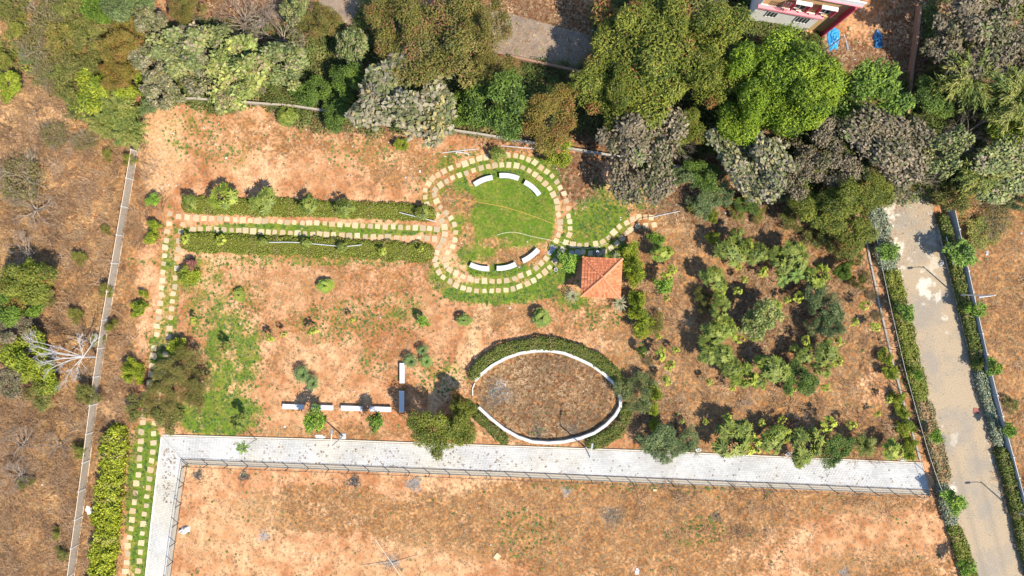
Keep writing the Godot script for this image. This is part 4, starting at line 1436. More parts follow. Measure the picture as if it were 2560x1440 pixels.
func make_setting() -> void:
	var rm := StandardMaterial3D.new()
	rm.albedo_texture = road_image()
	rm.roughness = 0.9
	var org := pl(2140, 470)
	sheet("road", ROAD_L, ROAD_R, 0.012, rm, [org.x, org.z, 19.2, 40.0])
	structure("kerb", wall_run(pls(shift(ROAD_R, 3)).slice(1), 0.18, 0.13, M.kerb))
	structure("kerb", wall_run(pls(shift(ROAD_L, -3)).slice(2), 0.15, 0.1, M.kerb))
	sheet("back_road", [[800, 10], [870, 62], [985, 90], [1240, 132], [1440, 178], [1640, 220]], [[780, -60], [880, -20], [1000, -2], [1260, 30], [1500, 95], [1700, 130]], 0.008, M.asphalt)
	# paved path
	var path := holder("paved_path")
	var top := [[407, 1090], [800, 1101], [1040, 1110], [1280, 1118], [1600, 1129], [1920, 1143], [2305, 1160]]
	var bot := [[455, 1147], [812, 1160], [1050, 1170], [1285, 1179], [1604, 1193], [1920, 1206], [2322, 1224]]
	sheet("bedding", bot, top, 0.02, M.kerb, [], path)
	pavers("paving_blocks", top, bot, path)
	var vl := [[407, 1091], [396, 1180], [382, 1300], [367, 1440], [358, 1500]]
	var vr := [[455, 1148], [446, 1218], [433, 1320], [417, 1440], [408, 1500]]
	sheet("bedding", vl, vr, 0.016, M.kerb, [], path)
	pavers("paving_blocks", vl, vr, path)
	structure("path_kerb", wall_run(pls(shift(top, 0, -3)), 0.14, 0.14, M.kerb))
	structure("path_kerb", wall_run(pls(shift(vl, -2)), 0.12, 0.11, M.white))
	structure("path_kerb", wall_run(pls(shift(bot, 0, 4)), 0.2, 0.1, M.kerb_dull))
	structure("path_kerb", wall_run(pls(shift(bot, 0, 11)), 0.3, 0.05, M.kerb_dull))
	structure("path_kerb", wall_run(pls(shift(vr, 5)), 0.3, 0.08, M.kerb_dull))
	# stepping stones
	stones("stepping_stone_path", [
		[[446, 541], [468, 543], [490, 545], [510, 546], [529, 546], [550, 546], [568, 547], [588, 549], [607, 550], [625, 551], [643, 552], [662, 553], [681, 553], [700, 554], [718, 556], [736, 556], [756, 557], [773, 557], [792, 557], [812, 558], [830, 560], [850, 561], [869, 562], [888, 563], [907, 564], [926, 565], [944, 566], [963, 567], [983, 567], [1001, 568], [1020, 569], [1038, 569], [1057, 570], [1074, 571], [1092, 573]],
		[[457, 561], [483, 573], [501, 572], [522, 572], [542, 574], [560, 574], [579, 575], [597, 576], [614, 576], [633, 578], [653, 579], [671, 580], [687, 580], [707, 581], [726, 582], [744, 582], [763, 584], [782, 585], [799, 585], [816, 586], [834, 587], [854, 588], [873, 589], [893, 589], [913, 592], [933, 592], [952, 593], [970, 593], [991, 594], [1009, 595], [1029, 595], [1047, 595], [1068, 596], [1086, 597]]])
	stones("stepping_stone_loop", [
		[[1215, 393], [1198, 396], [1180, 402], [1162, 409], [1146, 413], [1127, 420], [1110, 428], [1095, 437], [1081, 446], [1071, 459], [1063, 475], [1063, 493], [1068, 511], [1081, 526], [1091, 537], [1104, 552], [1111, 567], [1112, 585], [1108, 601], [1099, 615], [1092, 631], [1088, 647], [1090, 662], [1097, 680], [1108, 693], [1125, 703], [1140, 713], [1158, 720], [1173, 724], [1191, 727], [1211, 727], [1229, 727], [1246, 726], [1265, 725], [1282, 722], [1298, 716], [1318, 709], [1334, 701], [1348, 690], [1362, 680], [1374, 668], [1387, 653], [1398, 639], [1406, 624], [1414, 606], [1423, 587], [1425, 571], [1424, 554], [1421, 540], [1420, 520], [1416, 502], [1410, 484], [1400, 469], [1392, 455], [1380, 440], [1367, 429], [1352, 419], [1337, 406], [1321, 399], [1305, 393], [1289, 389], [1270, 387]],
		[[1272, 412], [1254, 412], [1237, 413], [1220, 416], [1203, 420], [1184, 426], [1166, 433], [1149, 438], [1131, 444], [1116, 453], [1101, 462], [1088, 474], [1086, 487], [1091, 503], [1101, 518], [1115, 532], [1127, 545], [1136, 561], [1139, 581], [1137, 600], [1131, 616], [1119, 631], [1112, 646], [1115, 662], [1124, 674], [1140, 683], [1157, 691], [1175, 697], [1192, 702], [1211, 702], [1230, 703], [1248, 703], [1266, 701], [1286, 696], [1302, 689], [1322, 682], [1340, 670], [1353, 658], [1365, 646], [1374, 632, 1], [1382, 620, 1], [1390, 602], [1396, 587], [1400, 571], [1400, 555], [1396, 536], [1394, 519], [1391, 503], [1383, 486], [1374, 471], [1363, 459], [1349, 446], [1337, 436], [1323, 427], [1307, 419], [1291, 414]]])
	stones("stepping_stone_branch", [
		[[1432, 612], [1448, 613], [1466, 612], [1489, 609], [1506, 604], [1521, 594], [1534, 581], [1548, 567], [1566, 557], [1581, 548], [1597, 542], [1613, 542], [1628, 544]],
		[[1429, 633, 1], [1444, 631, 1], [1458, 630], [1476, 633], [1497, 633], [1510, 628], [1527, 620], [1542, 608], [1555, 596], [1567, 583], [1578, 574], [1594, 565], [1614, 565], [1635, 562]]])
	stones("stepping_stone_walk", [
		[[425, 534], [423, 559], [418, 578], [416, 601], [413, 619], [412, 639], [409, 659], [407, 680], [406, 701], [404, 719], [404, 737], [401, 758], [397, 778], [396, 795], [392, 815], [392, 836], [385, 870], [383, 890], [380, 915], [378, 936], [374, 957], [371, 980], [367, 1002], [362, 1022], [359, 1041], [357, 1056], [353, 1080], [352, 1103], [350, 1123], [349, 1145], [349, 1164], [346, 1187], [341, 1208], [339, 1232], [335, 1255], [332, 1277], [330, 1299], [328, 1321], [324, 1343], [319, 1363], [319, 1385], [316, 1406], [313, 1428], [310, 1450]],
		[[452, 579], [447, 602], [446, 624], [443, 646], [442, 670], [439, 695], [437, 717], [433, 734], [431, 753], [429, 772], [427, 794], [424, 821], [421, 841], [418, 862], [414, 886], [411, 910], [408, 933], [405, 953], [400, 978], [396, 1002], [390, 1030], [386, 1057], [384, 1084], [384, 1107], [382, 1130], [379, 1151], [376, 1175], [374, 1197], [371, 1219], [367, 1241], [366, 1264], [361, 1285], [359, 1309], [356, 1333], [353, 1357], [351, 1380], [349, 1402], [345, 1427], [342, 1450]]])

func make_objects() -> void:
	# walls and fences
	fence("chain_link_fence", "grey chain link fence with white posts between field and park", pls([[345, 380], [325, 500], [302, 635], [275, 790], [250, 960], [222, 1180], [187, 1440], [178, 1500]]), 1.3, 2.9, {"w": 0.12, "mat": M.oval, "gap": 0.085}, [[1.28, 0.03, M.rail_rust, "top_rail"], [0.06, 0.03, M.rail_rust, "bottom_rail"]], 0.036, M.wire)
	fence("wire_fence", "low black wire fence along the lower edge of the paved path", pls([[470, 1159], [828, 1173], [1280, 1192], [1700, 1210], [2000, 1222], [2335, 1237]]), 1.24, 2.0, {"w": 0.055, "mat": M.iron, "gap": 0.2}, [[1.22, 0.022, M.iron, "top_rail"], [0.12, 0.018, M.iron, "bottom_rail"]], 0.006, M.wire_dark)
	fence("wire_fence", "low black wire fence beside the narrow arm of the paved path", pls([[469, 1163], [456, 1240], [440, 1350], [428, 1440], [420, 1500]]), 1.24, 2.0, {"w": 0.055, "mat": M.iron, "gap": 0.2}, [[1.22, 0.022, M.iron, "top_rail"], [0.12, 0.018, M.iron, "bottom_rail"]], 0.006, M.wire_dark)
	fence("roadside_fence", "tall wire fence on a pale plinth between young trees and road", pls([[2160, 560], [2172, 640], [2200, 770], [2232, 910], [2262, 1020], [2300, 1150], [2330, 1228]]), 2.0, 2.1, {"w": 0.05, "mat": M.iron, "gap": 0.35}, [[1.98, 0.022, M.wire, "top_rail"], [0.25, 0.02, M.iron, "bottom_rail"]], 0.005, M.wire_dark)
	tag(put("plinth", wall_run(pls([[2160, 560], [2172, 640], [2200, 770], [2232, 910], [2262, 1020], [2300, 1150]]), 0.2, 0.14, M.kerb), self), "pale concrete strip under the tall roadside fence", "plinth")
	slab_wall("grey precast slab wall running along the hedge beside the road", pls([[2367, 525], [2384, 600], [2404, 690], [2424, 780], [2446, 880], [2468, 970], [2494, 1070], [2521, 1170], [2555, 1300], [2590, 1440]]), 1.25)
	tag(put("boundary_wall", wall_run(pls([[405, 252], [490, 250], [600, 258], [735, 268], [900, 292], [1110, 325], [1200, 338], [1450, 378], [1700, 420]]), 0.2, 0.7, M.kerb_dull), self), "low cream wall at the foot of the woodland behind the lawn", "wall")
	tag(put("brick_wall", wall_run(pls([[1275, 146], [1350, 162], [1440, 182], [1560, 214]]), 0.22, 0.8, M.brickwall), self), "short brown brick wall beside the asphalt back road", "wall")
	tag(put("ruined_wall", wall_run(pls([[2292, 20], [2285, 90], [2272, 180], [2262, 290]]), 0.25, 0.7, M.brickwall), self), "dark tumbled wall between bare dirt yard and brown thicket", "wall")
	# oval bed
	var ow := thing("oval_planter_wall", "white curved wall enclosing the oval bed of dry earth", "planter wall")
	put("upper_arc", wall_run(pls([[1188, 950], [1205, 933], [1230, 913], [1265, 894], [1300, 882], [1340, 876], [1375, 876], [1410, 882], [1445, 896], [1480, 913], [1510, 935], [1533, 957], [1546, 978], [1550, 995], [1549, 1015], [1537, 1036], [1514, 1060], [1485, 1080], [1450, 1093], [1410, 1102], [1370, 1105], [1330, 1102], [1295, 1090], [1260, 1070], [1225, 1042], [1197, 1016]]), 0.3, 0.5, M.oval), ow)
	put("low_kerb", wall_run(pls([[1187, 957], [1181, 972], [1182, 989]]), 0.12, 0.15, M.oval), ow)
	gazebo()
	building()
	# benches
	for k in 4:
		bench(["first stone bench of the row of four, below the pair of cycads", "second of four stone benches in a row, touching the larger leafy round tree", "third of four stone benches in a row, between the two round trees", "last of four stone benches in a row, beside the upright bluish bench"][k], [733, 806, 879, 951][k], [1017, 1019, 1021, 1023][k], 2.15, -0.035, 0.0, "straight granite benches")
	bench("pale stone bench standing upright beside the round cycad", 1005, 933, 2.0, PI / 2, 0.0, "straight granite benches")
	bench("bluish stone bench standing upright in tree shade below the cycad bench", 1004, 1004, 2.1, PI / 2, 0.0, "straight granite benches")
	for q in [[1208, 451, 43, -17, -0.13, "curved stone bench at the loop's top, tilted, next to brown grass"], [1273, 441, 45, 7, -0.13, "curved stone bench at the top middle of the green lawn"], [1331, 470, 34, 30, -0.13, "curved stone bench slanting down at the lawn's upper corner by stones"], [1199, 668, 45, 10, 0.13, "curved stone bench at the lawn's lower end near the hedge tip"], [1266, 667, 45, -10, 0.13, "curved stone bench at the lower middle of the green lawn"], [1327, 639, 36, -27, 0.1, "curved stone bench rising toward the gazebo, with the longest shadow"]]:
		bench(q[5], q[0], q[1], 1.95, -atan2(q[3], q[2]), q[4], "curved granite benches round the lawn")
	# lamps
	lamp_post("white lamp post on a concrete footing beside the paved path, near benches", 858, 1090, 4.5, Vector3(0.05, 0.0, -1.35), true)
	lamp_post("slim lamp post between oval bed hedge and paved path", 1463, 1118, 4.5, Vector3(0.15, 0.0, -1.2), false)
	lamp_post("tall lamp post in the roadside hedge, reaching over the slab wall", 2388, 737, 5.6, Vector3(-1.3, 0.0, 0.15), false)
	lamp_post("lamp post in the roadside hedge near the bottom corner", 2532, 1275, 5.6, Vector3(-1.3, 0.0, 0.1), false)
	lamp_post("lamp post leaning over the blue tarpaulin beside the building", 2050, 135, 5.0, Vector3(0.25, 0.0, 1.1), false)
	# pipes and hoses
	tube_thing("plastic_pipe", "long white plastic pipe lying on the lower hedge", "pipe", [[668, 606, 0.62], [740, 606, 0.66], [820, 613, 0.62], [860, 616, 0.66], [904, 612, 0.62]], 0.035, M.pvc)
	tube_thing("plastic_pipe", "short grey pipe across the tip of the upper hedge", "pipe", [[998, 531, 0.62], [1090, 554, 0.55]], 0.035, M.pvc)
	tube_thing("plastic_pipe", "white pipe at the end of the stepping stone branch", "pipe", [[1633, 542, 0.1], [1702, 527, 0.12]], 0.035, M.pvc)
	tube_thing("plastic_pipe", "white pipe on red soil above the stepping stone loop", "pipe", [[1106, 382, 0.08], [1192, 372, 0.1]], 0.035, M.pvc)
	tube_thing("bent_pipe", "bent white pipe lying by the red soil above the loop", "pipe", [[1140, 385, 0.06], [1142, 380, 0.1], [1165, 383, 0.1], [1173, 388, 0.06]], 0.045, M.pvc)
	tube_thing("plastic_pipe", "thin white pipe under the yellow-green tree by the loop", "pipe", [[1252, 364, 0.08], [1352, 373, 0.08]], 0.035, M.pvc)
	tube_thing("plastic_pipe", "white pole lying on the roadside hedge near the leafy street tree", "pole", [[2366, 592, 1.0], [2383, 662, 0.9]], 0.04, M.pvc)
	tube_thing("garden_hose", "orange hose running across the green lawn to the stones", "hose", [[1138, 495, 0.03], [1200, 506, 0.03], [1270, 520, 0.03], [1340, 543, 0.03], [1385, 561, 0.03], [1408, 578, 0.08], [1429, 596, 0.07], [1431, 606, 0.07]], 0.022, M.hose_orange)
	tube_thing("garden_hose", "pale hose curving across the lower lawn toward the gazebo", "hose", [[1242, 588, 0.03], [1262, 582, 0.03], [1290, 581, 0.03], [1330, 591, 0.03], [1380, 601, 0.03], [1412, 608, 0.08], [1450, 620, 0.05], [1490, 618, 0.05], [1520, 607, 0.05]], 0.022, M.hose_pale)
	tube_thing("garden_hose", "looped hose coiled beside the black bollard", "hose", [[1483, 650, 0.03], [1486, 638, 0.04], [1494, 620, 0.05], [1503, 620, 0.05], [1511, 632, 0.05], [1508, 642, 0.06], [1500, 644, 0.06], [1495, 636, 0.07], [1503, 633, 0.07], [1510, 640, 0.07], [1511, 652, 0.04]], 0.022, M.hose_pale)
	tube_thing("garden_hose", "dark hose crossing the stepping stone branch", "hose", [[1541, 597, 0.07], [1562, 592, 0.07], [1584, 578, 0.07], [1588, 560, 0.05], [1600, 546, 0.07], [1632, 541, 0.07]], 0.02, M.black)
	# bollard by the gazebo
	var bo := thing("garden_bollard", "black round bollard with a white ring beside the gazebo", "bollard", pl(1490, 631))
	var m := MB.new()
	m.tube(Vector3(0, -0.02, 0), Vector3(0, 0.12, 0), 0.25, 0.22, 14)
	put("base", m.mesh(M.steel_dark), bo)
	m = MB.new()
	m.tube(Vector3(0, 0.1, 0), Vector3(0, 1.15, 0), 0.16, 0.15, 14)
	put("body", m.mesh(M.black), bo)
	var tm := TorusMesh.new()
	tm.inner_radius = 0.075
	tm.outer_radius = 0.14
	tm.rings = 16
	tm.ring_segments = 8
	tm.material = M.pvc
	put("cap_ring", tm, bo, Vector3(0, 1.16, 0))
	var pot := thing("plant_pot", "small round pot rim by the stones below the gazebo tree", "pot", pl(1389, 674))
	m = MB.new()
	m.tube(Vector3(0, 0, 0), Vector3(0, 0.22, 0), 0.15, 0.18, 14, Color.WHITE, false)
	put("side", m.mesh(M.pvc), pot)
	m = MB.new()
	m.tube(Vector3(0, 0.1, 0), Vector3(0, 0.17, 0), 0.15, 0.15, 14)
	put("soil", m.mesh(M.bark), pot)
	tm = TorusMesh.new()
	tm.inner_radius = 0.15
	tm.outer_radius = 0.2
	tm.rings = 16
	tm.ring_segments = 6
	tm.material = M.pvc
	put("rim", tm, pot, Vector3(0, 0.22, 0))
	# loose things
	heap("boulder", "white boulder beside the narrow arm of the paved path", "boulder", 462, 1325, 0.55, 0.4, 0.45, M.rock, 3)
	heap("tarpaulin", "crumpled dark blue tarpaulin lying on the bare dirt yard", "tarpaulin", 2194, 99, 0.6, 0.8, 0.4, M.tarp_dark, 5)
	heap("tarpaulin", "bright blue tarpaulin spread along the end of the building", "tarpaulin", 2083, 96, 0.55, 1.5, 0.25, M.tarp, 8)
	heap("rubble_sack", "grey sack of rubble against the road kerb", "sack", 2353, 658, 0.25, 0.42, 0.3, M.concrete, 9)
	heap("stone", "pale stone near the lower dry field's middle", "stone", 1592, 1428, 0.3, 0.3, 0.2, M.rock, 11)
	heap("stone", "pale stone slab lying on the dry verge beside the chain link fence", "stone", 222, 1276, 0.42, 0.42, 0.14, M.rock, 12)
	heap("stone", "small pale rock beside the row of lamp and benches at path edge", "stone", 800, 1092, 0.5, 0.25, 0.08, M.rock, 13)
	heap("stone", "white rock under the blue-green bushes at the path edge", "stone", 1745, 1125, 0.3, 0.3, 0.18, M.rock, 14)
	heap("stone", "white rock between young trees at the path edge, below lime sapling", "stone", 1972, 1135, 0.35, 0.3, 0.2, M.rock, 15)
	heap("stone", "long white rock by the last round bush at the path end", "stone", 2262, 1148, 0.5, 0.2, 0.2, M.rock, 16)
	heap("plastic_bag", "white plastic bag on dry grass beyond the slab wall", "bag", 2467, 633, 0.22, 0.2, 0.15, M.pvc, 17)
	m = MB.new()
	m.box(Vector3(0, 0.04, 0), Vector3(0.62, 0.09, 0.55), Color.WHITE, Basis(Vector3.UP, 0.9), 0.01)
	tag(put("stone_slab", m.mesh(M.stone_a), self, pl(1243, 1391)), "tilted square cream slab on the sandy field", "slab")
	m = MB.new()
	m.box(Vector3(0, 0.06, 0), Vector3(0.4, 0.12, 0.22), Color.WHITE, Basis(Vector3.UP, -0.05), 0.015)
	tag(put("cut_stone", m.mesh(M.stone_a), self, pl(1637, 1225)), "small cut cream block below the black wire fence", "stone")
	m = MB.new()
	m.box(Vector3(0, 0.03, 0), Vector3(0.6, 0.05, 0.55), Color.WHITE, Basis(Vector3.UP, -0.2), 0.01)
	tag(put("drain_cover", m.mesh(M.redcover), self, pl(2440, 1027)), "square rust-red drain cover on the road edge", "drain cover")
	var mh := thing("manhole", "round pale concrete manhole at the road edge by the path end", "manhole", pl(2380, 1224))
	m = MB.new()
	m.tube(Vector3(0, 0, 0), Vector3(0, 0.05, 0), 0.42, 0.4, 20)
	put("lid", m.mesh(M.kerb), mh)
	m = MB.new()
	m.tube(Vector3(0, -0.01, 0), Vector3(0, 0.03, 0), 0.6, 0.58, 20)
	put("collar", m.mesh(M.kerb_dull), mh)
	m = MB.new()
	m.tube(pl(2028, 569, 0.12), pl(2048, 560, 0.12), 0.09, 0.09, 8)
	tag(put("log", m.mesh(plain(0.42, 0.1, 0.04)), self), "short red-brown log on the ground among young trees", "log")
	rng.seed = 12
	m = MB.new()
	m.tube(pl(938, 1348, 0.1), pl(1003, 1442, 0.12), 0.03, 0.045, 6, Color(0.5, 0.42, 0.33))
	m.tube(pl(900, 1415, 0.1), pl(975, 1405, 0.16), 0.02, 0.03, 5, Color(0.4, 0.32, 0.25))
	m.tube(pl(1045, 1388, 0.1), pl(975, 1410, 0.16), 0.02, 0.035, 5, Color(0.4, 0.32, 0.25))
	for k in 60:
		var a := pl(975 + rng.randf_range(-25, 25), 1405 + rng.randf_range(-22, 22), 0.05 + rng.randf() * 0.15)
		m.tube(a, a + Vector3(rng.randf_range(-1, 1), 0.05, rng.randf_range(-1, 1)) * 0.8, 0.012, 0.006, 3, Color(0.3, 0.26, 0.22))
	tag(put("brushwood_pile", m.mesh(M.vert), self), "grey burnt brushwood with long pale sticks on the sandy field", "brushwood")
	car()

func car() -> void:
	var o := thing("parked_car", "dark car at the top edge beside the building", "car", pl(1814, -14), 0.12)
	var m := MB.new()
	var prof := [[-2.0, 0.35, 0.75], [-1.95, 0.8, 0.8], [-1.1, 0.95, 0.82], [-0.55, 1.42, 0.66], [0.75, 1.45, 0.66], [1.35, 1.0, 0.82], [1.95, 0.9, 0.8], [2.0, 0.35, 0.75]]
	for k in prof.size() - 1:
		var a: Array = prof[k]
		var b: Array = prof[k + 1]
		m.quad(Vector3(a[0], a[1], -a[2]), Vector3(a[0], a[1], a[2]), Vector3(b[0], b[1], b[2]), Vector3(b[0], b[1], -b[2]), Color.WHITE)
		for s in [-1.0, 1.0]:
			m.quad(Vector3(a[0], 0.3, s * 0.82), Vector3(a[0], a[1], s * a[2]), Vector3(b[0], b[1], s * b[2]), Vector3(b[0], 0.3, s * 0.82), Color.WHITE)
	put("body", m.mesh(M.paint), o)
	for q in [[-1.06, -0.6, 1.0, 1.38], [0.8, 1.3, 1.42, 1.06]]:
		m = MB.new()
		m.quad(Vector3(q[0], q[2] + 0.01, -0.62), Vector3(q[0], q[2] + 0.01, 0.62), Vector3(q[1], q[3] + 0.01, 0.58), Vector3(q[1], q[3] + 0.01, -0.58), Color.WHITE)
		put("windscreen", m.mesh(M.glass_dark), o)
	for sx in [-1.25, 1.25]:
		for sz in [-0.78, 0.78]:
			m = MB.new()
			m.tube(Vector3(sx, 0.32, sz - 0.1), Vector3(sx, 0.32, sz + 0.1), 0.32, 0.32, 14)
			put("wheel", m.mesh(M.black), o)

func make_hedges() -> void:
	var green := [[0.14, 0.165, 0.02, 0.45], [0.2, 0.205, 0.035, 0.3], [0.085, 0.11, 0.015, 0.25]]
	var deep := [[0.095, 0.12, 0.02, 0.5], [0.14, 0.155, 0.035, 0.25], [0.06, 0.08, 0.014, 0.25]]
	var silver := [[0.19, 0.22, 0.14, 0.5], [0.28, 0.3, 0.22, 0.25], [0.1, 0.13, 0.07, 0.25]]
	var dull := [[0.2, 0.17, 0.08, 0.4], [0.14, 0.14, 0.06, 0.35], [0.26, 0.16, 0.07, 0.25]]
	var lime := [[0.22, 0.25, 0.016, 0.5], [0.31, 0.32, 0.025, 0.25], [0.13, 0.16, 0.012, 0.25]]
	hedge("clipped_hedge", "clipped green hedge above the stepping stone path, with saplings in it", [[474, 513], [600, 518], [750, 521], [900, 526], [1000, 530], [1072, 534]], 1.65, 0.38, green, 0.13, 300.0)
	hedge("clipped_hedge", "clipped green hedge below the stepping stone path, with a white pipe", [[472, 605], [600, 612], [750, 617], [900, 623], [1000, 628], [1066, 631]], 1.85, 0.38, green, 0.13, 300.0)
	hedge("clipped_hedge", "dark clipped hedge arching over the top of the oval bed", [[1184, 938], [1193, 918], [1218, 897], [1250, 878], [1295, 863], [1340, 857], [1385, 859], [1425, 867], [1462, 882], [1495, 900], [1525, 923], [1546, 947], [1558, 972]], 1.15, 0.75, deep, 0.13, 300.0)
	hedge("clipped_hedge", "clipped hedge at the lower corner of the oval bed by a lamp", [[1566, 1020], [1560, 1050], [1540, 1078], [1510, 1096], [1478, 1107]], 1.3, 0.6, deep, 0.13, 300.0)
	hedge("clipped_hedge", "narrow clipped hedge at the lower bend of the oval bed by the bushy tree", [[1192, 1035], [1215, 1058], [1240, 1080], [1262, 1100]], 0.95, 0.6, deep, 0.13, 300.0)
	hedge("conifer_hedge", "tall bright yellow-green shrub hedge between dry verge and stepping stone walk", [[300, 1080], [297, 1130], [293, 1180], [288, 1230], [284, 1280], [279, 1330], [272, 1380], [266, 1440], [260, 1480]], 2.0, 1.5, lime, 0.2, 260.0, "", 0.3)
	hedge("roadside_hedge", "silvery grey-green hedge at the road's broken end", [[2178, 525], [2192, 570], [2203, 620], [2216, 660]], 1.9, 0.9, silver, 0.16, 220.0)
	hedge("roadside_hedge", "green hedge between the tall wire fence and the road", [[2222, 680], [2238, 740], [2252, 800], [2266, 870], [2282, 940], [2296, 990]], 1.5, 0.8, green, 0.16, 220.0)
	hedge("roadside_hedge", "brownish half-dry hedge beside the road near the path end", [[2300, 1005], [2316, 1060], [2332, 1115], [2346, 1160], [2352, 1195]], 1.5, 0.7, dull, 0.16, 220.0)
	hedge("roadside_hedge", "greyish hedge below the path end beside the road", [[2350, 1215], [2362, 1260], [2374, 1300]], 1.3, 0.7, silver, 0.16, 220.0)
	hedge("roadside_hedge", "green hedge by the road at the bottom of the sandy field", [[2380, 1318], [2398, 1370], [2416, 1430], [2428, 1470]], 1.4, 0.7, green, 0.16, 220.0)
	hedge("roadside_hedge", "dark green hedge below the slab wall's upper half", [[2350, 545], [2365, 610], [2384, 690], [2404, 770], [2426, 860], [2437, 915]], 1.0, 0.9, deep, 0.16, 220.0)
	hedge("roadside_hedge", "silvery hedge strip along the slab wall's middle", [[2442, 932], [2456, 990], [2474, 1050], [2490, 1105]], 0.9, 0.8, silver, 0.15, 220.0)
	hedge("roadside_hedge", "dark hedge along the slab wall's lowest stretch", [[2496, 1125], [2514, 1190], [2534, 1270], [2552, 1350], [2575, 1440]], 1.2, 0.9, deep, 0.16, 220.0)

func rows(list: Array, called: String, category: String, group := "") -> void:
	for q in list:
		plant(q[0], q[1], q[2], q[3], q[4], called, category, q[5], group, q[6] if q.size() > 6 else "")

